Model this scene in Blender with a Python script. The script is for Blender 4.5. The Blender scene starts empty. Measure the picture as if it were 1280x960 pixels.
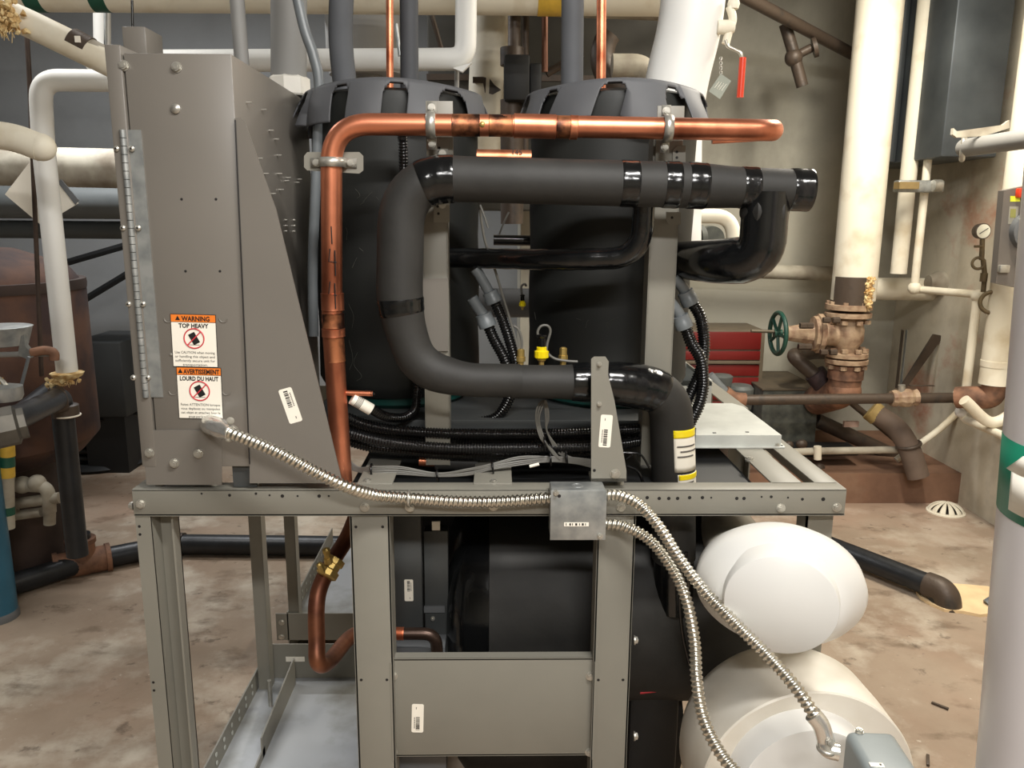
import bpy, bmesh, math, random
from mathutils import Vector, Matrix
random.seed(7)
C = bpy.context.scene.collection
V = Vector
# ------------------------------------------------------------------ camera model (1280 x 960)
H = 1.5; FOC = 1000.0
pit = math.radians(11.6); yaw = math.radians(1.15)
fw = V((math.sin(yaw)*math.cos(pit), math.cos(yaw)*math.cos(pit), -math.sin(pit)))
r0 = V((math.cos(yaw), -math.sin(yaw), 0)); u0 = r0.cross(fw)
ro = math.asin(0.0062/math.cos(pit))
rt = r0*math.cos(ro)+u0*math.sin(ro); up = u0*math.cos(ro)-r0*math.sin(ro)
CAM = V((0, 0, H))
cd = bpy.data.cameras.new('camera'); cam = bpy.data.objects.new('camera', cd); C.objects.link(cam)
cd.sensor_width = 36; cd.lens = FOC/1280*36; cd.clip_start = .02
m = Matrix((rt, up, -fw)).transposed().to_4x4(); m.translation = CAM; cam.matrix_world = m
bpy.context.scene.camera = cam
def ray(x, y): return fw+rt*((x-640)/FOC)+up*(-(y-480)/FOC)
def P(x, y, Y): d = ray(x, y); return CAM+d*(Y/d.y)
def PZ(x, y, z): d = ray(x, y); return CAM+d*((z-H)/d.z)
def PX(x, y, X): d = ray(x, y); return CAM+d*(X/d.x)
def RR(px, p): return px*(V(p)-CAM).dot(fw)/FOC      # a size in pixels at point p, in metres
# ------------------------------------------------------------------ materials
def lin(c):
    return tuple(((v/255)/12.92 if v/255 <= .04045 else (((v/255)+.055)/1.055)**2.4) for v in c)+(1,)
MT = {}
def mat(name, rgb, rough=.5, metal=0., var=.12, scale=12, bump=0., rgb2=None, thr=None, coat=0., stretch=None, spec=None, detail=6):
    if name in MT: return MT[name]
    m = bpy.data.materials.new(name); m.use_nodes = True; n = m.node_tree.nodes; l = m.node_tree.links
    b = n['Principled BSDF']; b.inputs['Roughness'].default_value = rough; b.inputs['Metallic'].default_value = metal
    b.inputs['Coat Weight'].default_value = coat
    if spec is not None: b.inputs['Specular IOR Level'].default_value = spec
    tc = n.new('ShaderNodeTexCoord'); mp = n.new('ShaderNodeMapping'); l.new(tc.outputs['Object'], mp.inputs[0])
    if stretch: mp.inputs['Scale'].default_value = stretch
    no = n.new('ShaderNodeTexNoise'); no.inputs['Scale'].default_value = scale; no.inputs['Detail'].default_value = detail
    l.new(mp.outputs[0], no.inputs['Vector'])
    cr = n.new('ShaderNodeValToRGB'); l.new(no.outputs['Fac'], cr.inputs[0])
    c1 = lin(rgb); 
    if rgb2 is None: c2 = tuple(max(0, v*(1-2*var)) for v in c1[:3])+(1,); c1b = tuple(min(1, v*(1+var)) for v in c1[:3])+(1,)
    else: c2 = lin(rgb2); c1b = c1
    a, z = thr if thr else (.3, .7)
    cr.color_ramp.elements[0].position = a; cr.color_ramp.elements[0].color = c2
    cr.color_ramp.elements[1].position = z; cr.color_ramp.elements[1].color = c1b
    l.new(cr.outputs[0], b.inputs['Base Color'])
    if bump:
        bp = n.new('ShaderNodeBump'); bp.inputs['Strength'].default_value = bump; bp.inputs['Distance'].default_value = .004
        n2 = n.new('ShaderNodeTexNoise'); n2.inputs['Scale'].default_value = scale*4; n2.inputs['Detail'].default_value = 5
        l.new(mp.outputs[0], n2.inputs['Vector']); l.new(n2.outputs['Fac'], bp.inputs['Height']); l.new(bp.outputs[0], b.inputs['Normal'])
    MT[name] = m; return m
def layered(name, base, layers, rough=.85, bump=.3):
    """base colour then (rgb, scale, lo, hi, amount, stretch) noise stains"""
    m = bpy.data.materials.new(name); m.use_nodes = True; n = m.node_tree.nodes; l = m.node_tree.links
    b = n['Principled BSDF']; b.inputs['Roughness'].default_value = rough; b.inputs['Specular IOR Level'].default_value = .25
    tc = n.new('ShaderNodeTexCoord'); cur = None
    for i, (rgb, sc, lo, hi, am, st) in enumerate(layers):
        mp = n.new('ShaderNodeMapping'); l.new(tc.outputs['Object'], mp.inputs[0]); mp.inputs['Scale'].default_value = st; mp.inputs['Location'].default_value = (i*3.1, i*1.7, i*.9)
        no = n.new('ShaderNodeTexNoise'); no.inputs['Scale'].default_value = sc; no.inputs['Detail'].default_value = 8; no.inputs['Roughness'].default_value = .62
        l.new(mp.outputs[0], no.inputs['Vector'])
        mr = n.new('ShaderNodeMapRange'); mr.inputs[1].default_value = lo; mr.inputs[2].default_value = hi; mr.inputs[4].default_value = am
        l.new(no.outputs['Fac'], mr.inputs[0])
        mx = n.new('ShaderNodeMix'); mx.data_type = 'RGBA'; l.new(mr.outputs[0], mx.inputs[0]); mx.inputs[7].default_value = lin(rgb)
        if cur is None: mx.inputs[6].default_value = lin(base)
        else: l.new(cur, mx.inputs[6])
        cur = mx.outputs[2]
    l.new(cur, b.inputs['Base Color'])
    bp = n.new('ShaderNodeBump'); bp.inputs['Strength'].default_value = bump; bp.inputs['Distance'].default_value = .005
    no = n.new('ShaderNodeTexNoise'); no.inputs['Scale'].default_value = 25; no.inputs['Detail'].default_value = 8
    l.new(tc.outputs['Object'], no.inputs['Vector']); l.new(no.outputs['Fac'], bp.inputs['Height']); l.new(bp.outputs[0], b.inputs['Normal'])
    MT[name] = m; return m
S1 = (1, 1, 1)
FRAME = mat('grey_paint', (132, 129, 119), .45, .0, .04, 5)
CAB = mat('taupe_paint', (115, 110, 103), .36, .0, .03, 4)
DKPAINT = mat('dark_grey_paint', (62, 64, 64), .5, 0, .06, 5)
GALV = mat('galvanised_steel', (176, 178, 176), .42, .6, .14, 30, rgb2=(142, 146, 146), thr=(.35, .65))
GALVL = mat('galvanised_sheet', (196, 198, 192), .5, .2, .06, 18)
PAN = mat('base_pan_steel', (176, 179, 182), .45, .2, .12, 5, rgb2=(120, 118, 108), thr=(.3, .52))
STEEL = mat('bright_steel', (220, 216, 204), .3, 1., .1, 60)
ZINC = mat('zinc_bolt', (190, 187, 178), .35, .7, .1, 60)
COPPER = mat('copper', (222, 140, 106), .36, .88, .1, 8, rgb2=(146, 84, 60), thr=(.34, .56), stretch=(1, 1, .5))
COPPERB = mat('bright_copper', (238, 156, 118), .38, .85, .1, 14, rgb2=(170, 90, 60), thr=(.34, .6))
COPPERD = mat('heated_copper', (190, 122, 84), .42, .8, .2, 26, rgb2=(66, 42, 34), thr=(.4, .58))
BRASS = mat('brass', (206, 176, 104), .4, .75, .1, 30)
FOAM = mat('black_foam', (44, 43, 41), .62, 0, .12, 14, bump=.12, spec=.4)
FOAMG = mat('grey_foam', (84, 86, 90), .75, 0, .07, 8, bump=.1)
TAPE = mat('glossy_black_tape', (14, 15, 16), .16, 0, .1, 40, bump=.10, spec=.6)
BLANKET = mat('black_blanket', (40, 41, 39), .55, 0, .15, 3.5, spec=.35, rgb2=(28, 29, 28))
CROWN = mat('grey_neoprene', (80, 81, 84), .62, 0, .06, 10)
CHROME = mat('bright_zinc', (232, 231, 226), .22, .85, .03, 40)
BLACK = mat('black_plastic', (16, 16, 17), .2, 0, .1, 20)
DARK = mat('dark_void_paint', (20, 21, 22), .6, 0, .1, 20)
WHITE = mat('white_jacket', (232, 232, 228), .5, 0, .03, 5, bump=.05)
WPVC = mat('white_pvc', (224, 223, 219), .38, 0, .02, 4)
WPVC2 = mat('white_pvc_soiled', (234, 230, 220), .42, 0, .02, 5, rgb2=(214, 206, 190), thr=(.3, .6))
CREAM = mat('cream_lagging', (232, 225, 206), .6, 0, .08, 6, rgb2=(206, 192, 164), thr=(.28, .48), bump=.15)
CREAMD = mat('soiled_lagging', (186, 180, 164), .7, 0, .1, 6, rgb2=(120, 108, 92), thr=(.3, .6), bump=.25)
GREYLAG = mat('grey_pipe_lagging', (138, 137, 134), .6, 0, .06, 5)
GREYPVC = mat('grey_pvc', (108, 113, 116), .38, 0, .05, 12)
RUST = mat('rusty_iron', (146, 106, 82), .75, .05, .2, 16, rgb2=(92, 66, 52), thr=(.35, .65), bump=.4)
RUSTD = mat('rusted_tank', (78, 50, 34), .8, .0, .2, 5, rgb2=(44, 26, 23), thr=(.4, .6), bump=.3)
IRON = mat('old_black_iron', (50, 49, 47), .5, .2, .2, 16, rgb2=(78, 66, 56), thr=(.55, .8), bump=.3)
IRONB = mat('black_steel_pipe', (38, 40, 43), .38, .2, .15, 20, bump=.1)
TANP = mat('tan_painted_iron', (170, 146, 120), .65, 0, .1, 22, rgb2=(124, 94, 74), thr=(.32, .6), bump=.4)
GREENP = mat('green_paint', (32, 74, 62), .4, 0, .15, 20)
GREENB = mat('green_band', (0, 122, 92), .5, 0, .05, 20)
GREENDK = mat('dark_green_band', (28, 84, 66), .5, 0, .05, 20)
YELLOW = mat('yellow_plastic', (246, 220, 20), .35, 0, .03, 20)
YBAND = mat('yellow_band', (216, 176, 66), .5, 0, .08, 30)
ORANGE = mat('orange_print', (238, 128, 42), .5, 0, .02, 20)
PAPER = mat('label_paper', (246, 240, 226), .55, 0, .01, 20)
INK = mat('black_ink', (22, 20, 20), .6, 0, .02, 20)
INKG = mat('faded_ink', (96, 92, 88), .6, 0, .02, 20)
REDINK = mat('red_ink', (205, 56, 66), .5, 0, .02, 20)
REDP = mat('red_enamel', (118, 28, 26), .4, 0, .05, 6)
REDH = mat('red_vinyl', (212, 62, 34), .35, 0, .05, 20)
BLUEP = mat('blue_paint', (46, 98, 122), .4, 0, .08, 12)
TEAL = mat('teal_paint', (18, 62, 56), .35, 0, .1, 20)
GREYBOX = mat('grey_enamel', (104, 106, 108), .42, 0, .05, 10)
GREYBOX2 = mat('light_grey_enamel', (140, 148, 150), .4, 0, .04, 10)
DUCT = mat('duct_sheet', (96, 102, 106), .42, .5, .2, 4, rgb2=(70, 75, 79), thr=(.3, .7))
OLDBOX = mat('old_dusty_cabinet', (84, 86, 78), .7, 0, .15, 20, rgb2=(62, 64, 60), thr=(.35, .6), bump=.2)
OLDTOP = mat('dusty_top', (104, 92, 74), .8, 0, .15, 9, rgb2=(78, 70, 58), bump=.2)
INSUL = mat('torn_fibre', (238, 216, 164), .95, 0, .25, 40, rgb2=(184, 142, 84), thr=(.35, .65), bump=.8)
GAUGEW = mat('gauge_face', (226, 224, 208), .4, 0, .02, 10)
CABLE = mat('grey_cable', (108, 106, 100), .45, 0, .05, 20)
FLOORM = layered('concrete_floor', (162, 146, 128), [
    ((132, 112, 94), 1.1, .42, .66, .8, S1), ((208, 200, 184), 2.6, .50, .66, .6, S1), ((96, 80, 64), 4.4, .55, .68, .65, (1, 1.6, 1)),
    ((182, 148, 128), .7, .5, .7, .5, S1), ((70, 58, 48), 14, .62, .70, .55, S1), ((228, 220, 204), 30, .66, .72, .4, S1)], .78, .35)
WALLM = layered('painted_block_wall', (182, 179, 166), [
    ((132, 128, 116), 1.0, .45, .7, .7, S1), ((112, 108, 98), 3.0, .55, .75, .4, (1, 1, .5)), ((180, 174, 156), 2.0, .5, .7, .4, S1)], .8, .12)
WALLR = layered('stained_block_wall', (208, 200, 182), [
    ((150, 140, 122), 1.4, .45, .65, .7, S1), ((176, 104, 76), 1.3, .55, .66, .75, (1, 1, 1.3)), ((112, 104, 92), 3.0, .58, .75, .4, (1, 1, .6))], .8, .15)
WALLD = layered('grey_block_wall', (146, 148, 149), [((122, 123, 122), 1.2, .45, .7, .6, S1)], .8, .1)
CURBM = layered('concrete_pad', (138, 106, 86), [((100, 76, 62), 3, .4, .65, .7, S1), ((150, 126, 106), 2.2, .55, .7, .6, S1)], .85, .4)
# ------------------------------------------------------------------ object helpers
def wloc(o):
    p = V((0, 0, 0))
    while o: p = p+o.location; o = o.parent
    return p
def tag(o, label=None, cat=None, group=None, kind=None):
    if label: o['label'] = label
    if cat: o['category'] = cat
    if group: o['group'] = group
    if kind: o['kind'] = kind
    return o
def thing(name, loc, label, cat, group=None):
    o = bpy.data.objects.new(name, None); C.objects.link(o); o.location = loc; o.empty_display_size = .05
    return tag(o, label, cat, group)
def frames(pts):
    T = []
    n = len(pts)
    for i in range(n):
        a = pts[max(0, i-1)]; b = pts[min(n-1, i+1)]; T.append((b-a).normalized())
    ref = V((0, 0, 1)) if abs(T[0].z) < .9 else V((0, 1, 0))
    u = (ref-T[0]*ref.dot(T[0])).normalized(); out = []
    for t in T:
        u = (u-t*u.dot(t)).normalized(); out.append((t, u, t.cross(u)))
    return out
def fillet(pts, rad, n=8):
    pts = [V(p) for p in pts]; out = [pts[0]]
    for i in range(1, len(pts)-1):
        a, b, c = pts[i-1], pts[i], pts[i+1]
        rr = rad[i] if isinstance(rad, (list, tuple)) else rad
        rr = min(rr, (a-b).length*.499, (c-b).length*.499)
        p0 = b+(a-b).normalized()*rr; p1 = b+(c-b).normalized()*rr
        for k in range(n+1):
            t = k/n; out.append(p0*(1-t)**2+b*2*t*(1-t)+p1*t*t)
    out.append(pts[-1]); res = [out[0]]
    for p in out[1:]:
        if (p-res[-1]).length > 1e-5: res.append(p)
    return res
def spline(pts, n=10):
    pts = [V(p) for p in pts]; q = [pts[0]*2-pts[1]]+pts+[pts[-1]*2-pts[-2]]; out = []
    for i in range(1, len(q)-2):
        a, b, c, d = q[i-1:i+3]
        for k in range(n):
            t = k/n; out.append(.5*((b*2)+(c-a)*t+(a*2-b*5+c*4-d)*t*t+(b*3-a-c*3+d)*t**3))
    out.append(pts[-1]); return out
def resample(pts, step):
    out = [pts[0]]; acc = 0
    for a, b in zip(pts, pts[1:]):
        L = (b-a).length; d = step-acc
        while d <= L: out.append(a+(b-a)*(d/L)); d += step
        acc = L-(d-step)
    return out
class MB:
    def __init__(s): s.b = bmesh.new(); s.sm = True
    def box(s, a, b, bev=0.):
        a, b = V(a), V(b); lo = V(map(min, a, b)); hi = V(map(max, a, b))
        return s.obox((lo+hi)/2, hi-lo, None, bev)
    def obox(s, c, size, rot=None, bev=0., seg=2):
        t = bmesh.new(); bmesh.ops.create_cube(t, size=1)
        for v in t.verts: v.co = V((v.co.x*size[0], v.co.y*size[1], v.co.z*size[2]))
        if bev: bmesh.ops.bevel(t, geom=t.edges[:], offset=min(bev, min(size)*.45), segments=seg, affect='EDGES', profile=.5)
        M = (rot.to_4x4() if rot else Matrix.Identity(4)); M.translation = V(c)
        t.transform(M); s._m(t); return s
    def _m(s, t):
        me = bpy.data.meshes.new('t'); t.to_mesh(me); t.free(); s.b.from_mesh(me); bpy.data.meshes.remove(me)
    def cyl(s, p0, p1, r, r1=None, seg=24, cap=True): return s.tube([p0, p1], [r, r if r1 is None else r1], seg, cap)
    def tube(s, pts, r, seg=16, cap=True, mod=None):
        pts = [V(p) for p in pts]; F = frames(pts); rings = []; acc = 0
        for i, p in enumerate(pts):
            if i: acc += (p-pts[i-1]).length
            t, u, w = F[i]; rr = r[i] if isinstance(r, (list, tuple)) else r; ring = []
            for k in range(seg):
                a = 2*math.pi*k/seg; q = rr if mod is None else mod(rr, acc, a)
                ring.append(s.b.verts.new(p+(u*math.cos(a)+w*math.sin(a))*q))
            rings.append(ring)
        for A, B in zip(rings, rings[1:]):
            for k in range(seg):
                f = s.b.faces.new((A[k], A[(k+1) % seg], B[(k+1) % seg], B[k]))
        if cap:
            s.b.faces.new(rings[0][::-1]); s.b.faces.new(rings[-1])
        return s
    def lathe(s, o, ax, prof, seg=40, ell=None):
        """prof: (distance along ax, radius)"""
        o = V(o); t = V(ax).normalized(); ref = V((0, 0, 1)) if abs(t.z) < .9 else V((1, 0, 0))
        u = (ref-t*ref.dot(t)).normalized(); w = t.cross(u); rings = []; e = ell or (1, 1)
        for d, r in prof:
            rings.append([s.b.verts.new(o+t*d+(u*math.cos(2*math.pi*k/seg)*e[0]+w*math.sin(2*math.pi*k/seg)*e[1])*max(r, 1e-5)) for k in range(seg)])
        for A, B in zip(rings, rings[1:]):
            for k in range(seg): s.b.faces.new((A[k], A[(k+1) % seg], B[(k+1) % seg], B[k]))
        s.b.faces.new(rings[0][::-1]); s.b.faces.new(rings[-1]); return s
    def prism(s, poly, d, bev=0):
        """flat polygon (list of points) extruded by vector d"""
        A = [s.b.verts.new(V(p)) for p in poly]; B = [s.b.verts.new(V(p)+V(d)) for p in poly]; n = len(poly)
        s.b.faces.new(A[::-1]); s.b.faces.new(B)
        for k in range(n): s.b.faces.new((A[k], A[(k+1) % n], B[(k+1) % n], B[k]))
        return s
    def grid(s, rows):
        R = [[s.b.verts.new(V(p)) for p in r] for r in rows]
        for a, b in zip(R, R[1:]):
            for k in range(len(a)-1): s.b.faces.new((a[k], a[k+1], b[k+1], b[k]))
        return s
    def ball(s, c, r, sc=(1, 1, 1)):
        t = bmesh.new(); bmesh.ops.create_uvsphere(t, u_segments=18, v_segments=12, radius=r)
        for v in t.verts: v.co = V((v.co.x*sc[0], v.co.y*sc[1], v.co.z*sc[2]))+V(c)
        s._m(t); return s
    def hexb(s, c, ax, r, h):
        return s.cyl(V(c), V(c)+V(ax).normalized()*h, r, seg=6)
    def torus(s, c, ax, R, r, seg=36, a0=0, a1=2*math.pi):
        c = V(c); t = V(ax).normalized(); ref = V((0, 0, 1)) if abs(t.z) < .9 else V((1, 0, 0))
        u = (ref-t*ref.dot(t)).normalized(); w = t.cross(u)
        pts = [c+(u*math.cos(a0+(a1-a0)*k/seg)+w*math.sin(a0+(a1-a0)*k/seg))*R for k in range(seg+1)]
        full = abs(a1-a0-2*math.pi) < 1e-6
        return s.tube(pts, r, 10, cap=not full)
    def build(s, name, m, parent=None, smooth=True, ang=38, label=None, cat=None, group=None, kind=None, recalc=True):
        b = s.b
        if recalc: bmesh.ops.recalc_face_normals(b, faces=b.faces[:])
        if parent is not None: off = wloc(parent)
        else:
            xs = [v.co for v in b.verts]
            off = V(((min(v.x for v in xs)+max(v.x for v in xs))/2, (min(v.y for v in xs)+max(v.y for v in xs))/2, min(v.z for v in xs)))
            if kind == 'structure': off = V((0, 0, 0))
        for v in b.verts: v.co -= off
        ca = math.cos(math.radians(ang))
        for e in b.edges:
            if len(e.link_faces) == 2 and e.link_faces[0].normal.dot(e.link_faces[1].normal) < ca: e.smooth = False
        for f in b.faces: f.smooth = smooth
        me = bpy.data.meshes.new(name); b.to_mesh(me); b.free(); me.materials.append(m)
        o = bpy.data.objects.new(name, me); C.objects.link(o)
        if parent is not None: o.parent = parent
        else: o.location = off
        return tag(o, label, cat, group, kind)
def text(s, size, org, mt, parent, name='lettering', xd=(1, 0, 0), yd=(0, 0, 1), align='CENTER', bold=0., width=None, d=.0003):
    cu = bpy.data.curves.new('txt', 'FONT'); cu.body = s; cu.size = size; cu.align_x = align; cu.offset = bold; cu.resolution_u = 2
    o = bpy.data.objects.new('txt', cu); C.objects.link(o); bpy.context.view_layer.update()
    dg = bpy.context.evaluated_depsgraph_get(); me = bpy.data.meshes.new_from_object(o.evaluated_get(dg))
    bpy.data.objects.remove(o); bpy.data.curves.remove(cu)
    xs = [v.co.x for v in me.vertices]; w = max(xs)-min(xs); k = (width/w if width else 1)
    xd = V(xd); yd = V(yd); nn = xd.cross(yd).normalized(); off = wloc(parent)
    for v in me.vertices: v.co = V(org)+xd*(v.co.x*k)+yd*v.co.y+nn*d-off
    me.materials.clear(); me.materials.append(mt); me.name = name
    q = bpy.data.objects.new(name, me); C.objects.link(q); q.parent = parent; return q
X, Yv, Z = V((1, 0, 0)), V((0, 1, 0)), V((0, 0, 1))
def bolt(parent, p, ax=(0, -1, 0), r=.007, name='bolt', m=None):
    a = V(ax).normalized(); b = MB(); b.cyl(V(p)-a*.002, V(p)+a*.0015, r*1.25, seg=16); b.hexb(V(p), a, r, .006); b.cyl(V(p)+a*.006, V(p)+a*.0075, r*.6, seg=8)
    return b.build(name, m or ZINC, parent)
def hole(parent, p, ax=(0, -1, 0), r=.003):
    a = V(ax).normalized(); return MB().cyl(V(p)-a*.002, V(p)+a*.0004, r, seg=12).build('bolt_hole', INK, parent)
def helix(rr, s, a, pitch=.0068, amp=.12):
    return rr*(1-amp*.5+amp*.5*math.cos(2*math.pi*s/pitch+a))
def ringsmod(pitch, amp): return lambda rr, s, a: rr*(1-amp/2+amp/2*math.cos(2*math.pi*s/pitch))
def flexconduit(pts, r, name, parent, m=None, pitch=.0075, amp=.22, spiral=True):
    q = resample(spline(pts, 14), pitch/5)
    mod = (lambda rr, s, a: rr*(1-amp/2+amp/2*math.cos(2*math.pi*s/pitch+a))) if spiral else ringsmod(pitch, amp)
    return MB().tube(q, r, 20, mod=mod).build(name, m or STEEL, parent, ang=80)
def copy_to(o, parent, delta):
    c = o.copy(); C.objects.link(c); c.parent = parent; c.location = o.location+V(delta); return c

def tuft(mb, c, sx, sy, sz, n, seed=1):
    """ragged fibrous clump: small jagged chips and loose strands"""
    rnd = random.Random(seed); c = V(c)
    for k in range(n):
        p = c+V((rnd.gauss(0, .45)*sx, rnd.gauss(0, .4)*sy, rnd.gauss(0, .45)*sz)); t = bmesh.new(); bmesh.ops.create_icosphere(t, subdivisions=1, radius=rnd.uniform(.004, .011))
        for v in t.verts: v.co = V((v.co.x*rnd.uniform(.4, 1.6), v.co.y*rnd.uniform(.4, 1.6), v.co.z*rnd.uniform(.4, 1.6)))+p
        mb._m(t)
    for k in range(n//3):
        p = c+V((rnd.gauss(0, .5)*sx, -abs(rnd.gauss(0, .3))*sy, rnd.gauss(0, .4)*sz)); q = p+V((rnd.uniform(-.012, .012), rnd.uniform(-.01, .01), -rnd.uniform(.01, .035))); mb.tube([p, (p+q)/2+V((rnd.uniform(-.004, .004), 0, 0)), q], .0009, 5)
    return mb
# ================================================================== THE ROOM
YB, XR, YL = 5.0, 2.52, 5.8
XL, YF, ZC = -4.2, -2.6, 3.4
def plane(n, pts, m, kind='structure'):
    b = MB(); b.grid([[pts[0], pts[1]], [pts[3], pts[2]]]); return b.build(n, m, None, smooth=False, kind=kind, recalc=False)
def slab(n, a, b, m): return MB().box(a, b).build(n, m, None, smooth=False, kind='structure')
slab('floor', (XL-.1, YF-.1, -.1), (XR+.1, YL+.1, 0), FLOORM)
slab('ceiling', (XL-.1, YF-.1, ZC), (XR+.1, YL+.1, ZC+.1), WALLD)
slab('wall_back', (.15, YB, 0), (XR+.1, YL+.1, ZC), WALLM)
slab('wall_back_left', (XL-.1, YL, 0), (.15, YL+.1, ZC), WALLD)
slab('wall_right', (XR, YF-.1, 0), (XR+.1, YB, ZC), WALLR)
slab('wall_left', (XL-.1, YF-.1, 0), (XL, YL, ZC), WALLD)
slab('wall_front', (XL, YF-.1, 0), (XR, YF, ZC), WALLM)
slab('trim_1', (.95, 4.1, 0), (XR, YB, .17), CURBM)          # raised concrete pad at the back
# ================================================================== STEEL FRAME
F0 = 1.5
zt = P(600, 612, F0).z; zb = P(600, 645, F0).z; xl = P(166, 630, F0).x; xr = P(1057, 630, F0).x
fr = thing('equipment_stand', ((xl+xr)/2, 1.85, 0), 'grey painted steel frame with bolt-on rails and posts carrying the black compressors', 'frame')
b = MB(); b.box((xl, F0, zb), (xr, F0+.004, zt), .0015); b.box((xl, F0, zt-.004), (xr, F0+.045, zt), .0015); b.box((xl, F0, zb), (xr, F0+.03, zb+.004))
b.build('front_rail', FRAME, fr)
Y2 = 2.17
b = MB(); b.box((xl, F0+.004, zb), (xl+.004, Y2, zt)); b.box((xl, F0+.045, zt-.004), (xl+.05, Y2, zt)); b.build('side_rail', FRAME, fr)
zl = zt
xa, xb_ = P(965, 606, F0+.04).x, P(1003, 606, F0+.04).x
b = MB(); b.box((xa, F0+.04, zt-.004), (xb_, Y2, zt), .001); b.box((xb_-.004, F0+.01, zb), (xb_, Y2, zt-.004)); b.build('cross_rail', FRAME, fr)
xa, xb_ = P(1019, 606, F0+.04).x, xr
b = MB(); b.box((xa, F0+.04, zt-.004), (xb_, Y2, zt), .001); b.box((xb_-.004, F0+.004, zb), (xb_, Y2, zt)); b.build('side_rail', FRAME, fr)
b = MB(); b.box((xl, Y2-.04, zb), (xr, Y2, zt)); b.build('rear_rail', FRAME, fr)
# holes and bolts of the front rail
for x, y, r in [(287, 619, .003), (320, 617, .0025), (337, 619, .002), (353, 620, .0035), (372, 620, .002), (399, 620, .0035), (411, 620, .002), (252, 617, .002),
                (809, 622, .0035), (824, 623, .0035), (836, 623, .0035), (847, 623, .0035), (862, 622, .0035), (878, 622, .0035), (889, 622, .002), (921, 623, .0035), (930, 623, .0035),
                (952, 621, .002), (964, 621, .003), (985, 622, .002), (1003, 624, .003), (1029, 624, .004)]:
    hole(fr, P(x, y, F0), r=r)
for x, y in [(176, 630), (456, 634), (512, 634), (617, 633), (776, 634), (976, 635), (1046, 634)]: bolt(fr, P(x, y, F0), r=.0075)
bolt(fr, P(166, 632, F0+.01), (-1, 0, 0), .007)
for x, y in [(200, 606), (267, 606), (320, 606), (459, 603), (617, 604), (775, 605), (937, 575), (955, 555)]: bolt(fr, P(x, y, 0.1)*0+PZ(x, y, zt), (0, 0, 1), .008)
# left front post (zed section)
pl = P(168, 645, F0).x
b = MB(); b.box((pl, F0+.002, 0), (pl+.03, F0+.006, zb)); b.box((pl+.026, F0+.002, 0), (pl+.03, F0+.05, zb)); b.box((pl+.03, F0+.046, 0), (pl+.066, F0+.05, zb)); b.box((pl+.062, F0+.02, 0), (pl+.066, F0+.05, zb))
b.build('post', FRAME, fr)
for y in (658, 668, 853, 863): hole(fr, P(173+(y-645)*.09, y, F0+.002), r=.0028)
for xx, hh in ((pl+.0, 0),):
    pass
# rear left post, rear right post, right front post
for (px, Yp, nm) in ((310, Y2-.03, 'post'),):
    x0 = P(px, 645, Yp).x
    b = MB(); b.box((x0, Yp, .1), (x0+.035, Yp+.004, zb)); b.box((x0+.031, Yp, .1), (x0+.035, Yp+.04, zb)); b.build(nm, FRAME, fr)
x0 = P(1008, 648, F0+.03).x
b = MB(); b.box((x0, F0+.03, 0), (x0+.055, F0+.034, zb)); b.box((x0, F0+.03, 0), (x0+.004, F0+.08, zb)); b.build('post', FRAME, fr)
b = MB(); b.box((xr-.05, Y2-.04, 0), (xr, Y2-.036, zb)); b.box((xr-.004, Y2-.08, 0), (xr, Y2-.04, zb)); b.build('post', FRAME, fr)
# two centre posts
for a, c in ((437, 487), (747, 795)):
    x0, x1 = P(a, 647, F0+.006).x, P(c, 647, F0+.006).x
    b = MB(); b.box((x0, F0+.006, 0), (x1, F0+.01, zb), .001); b.box((x0, F0+.006, 0), (x0+.004, F0+.06, zb)); b.box((x1-.004, F0+.006, 0), (x1, F0+.06, zb))
    b.build('post', FRAME, fr)
    for yy in ((660, 852) if a < 500 else (852,)):
        for t in (.15, .82): hole(fr, V((x0+(x1-x0)*t, F0+.006, P(a, yy, F0).z)), r=.003)
# bolted panel between the centre posts
x0, x1 = P(489, 830, F0+.02).x, P(744, 830, F0+.02).x; z1, z0 = P(600, 823, F0+.02).z, P(600, 945, F0+.02).z
b = MB(); b.box((x0, F0+.02, z0), (x1, F0+.024, z1), .0015); b.box((x0, F0+.02, z1-.004), (x1, F0+.045, z1)); b.box((x0, F0+.02, z0), (x1, F0+.045, z0+.004)); b.box((x0-.001, F0+.005, z0), (x0+.003, F0+.024, z1)); b.box((x1-.003, F0+.005, z0), (x1+.001, F0+.024, z1))
pn = b.build('brace_panel', FRAME, fr)
for x, y in ((491, 845), (738, 845), (491, 940), (737, 940)): bolt(fr, P(x, y, F0+.02), r=.008)
for x, y in ((793, 800), (793, 920)): bolt(fr, P(x, y, F0+.03), (1, 0, 0), .008)
# base rail with slots, base pan
zr = .20
def slots(par, x, y0, y1, z0, z1, n, m=GALVL):
    for i in range(n):
        y = y0+(y1-y0)*(i+.5)/n
        for z in (z0, z1): MB().cyl((x+.003, y, z), (x-.001+.0055, y, z), .006, seg=12).build('slot', m, par)
def base(par, ya, yb):
    b = MB(); b.box((xl+.006, ya, .02), (xl+.010, yb, zr)); b.box((xl+.01, ya, .02), (xl+.06, yb, .024)); b.build('base_rail', DKPAINT if False else FRAME, par)
base(fr, F0+.05, Y2)
slots(fr, xl+.008, 1.76, 2.12, .16, .183, 6)
zpan = .14; MB().box((xl+.01, F0+.05, .136), (-.19, Y2+.035, zpan)).build('base_pan', PAN, fr)
b = MB(); b.prism([(-.60, F0+.06, .14), (-.60, 1.85, .14), (-.60, 1.85, .165), (-.60, F0+.06, .15)], (.004, 0, 0)); b.prism([(-.60, 1.83, .14), (-.60, Y2, .14), (-.60, Y2, .225), (-.60, 1.83, .20)], (.004, 0, 0)); b.build('pan_lip', FRAME, fr)
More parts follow.
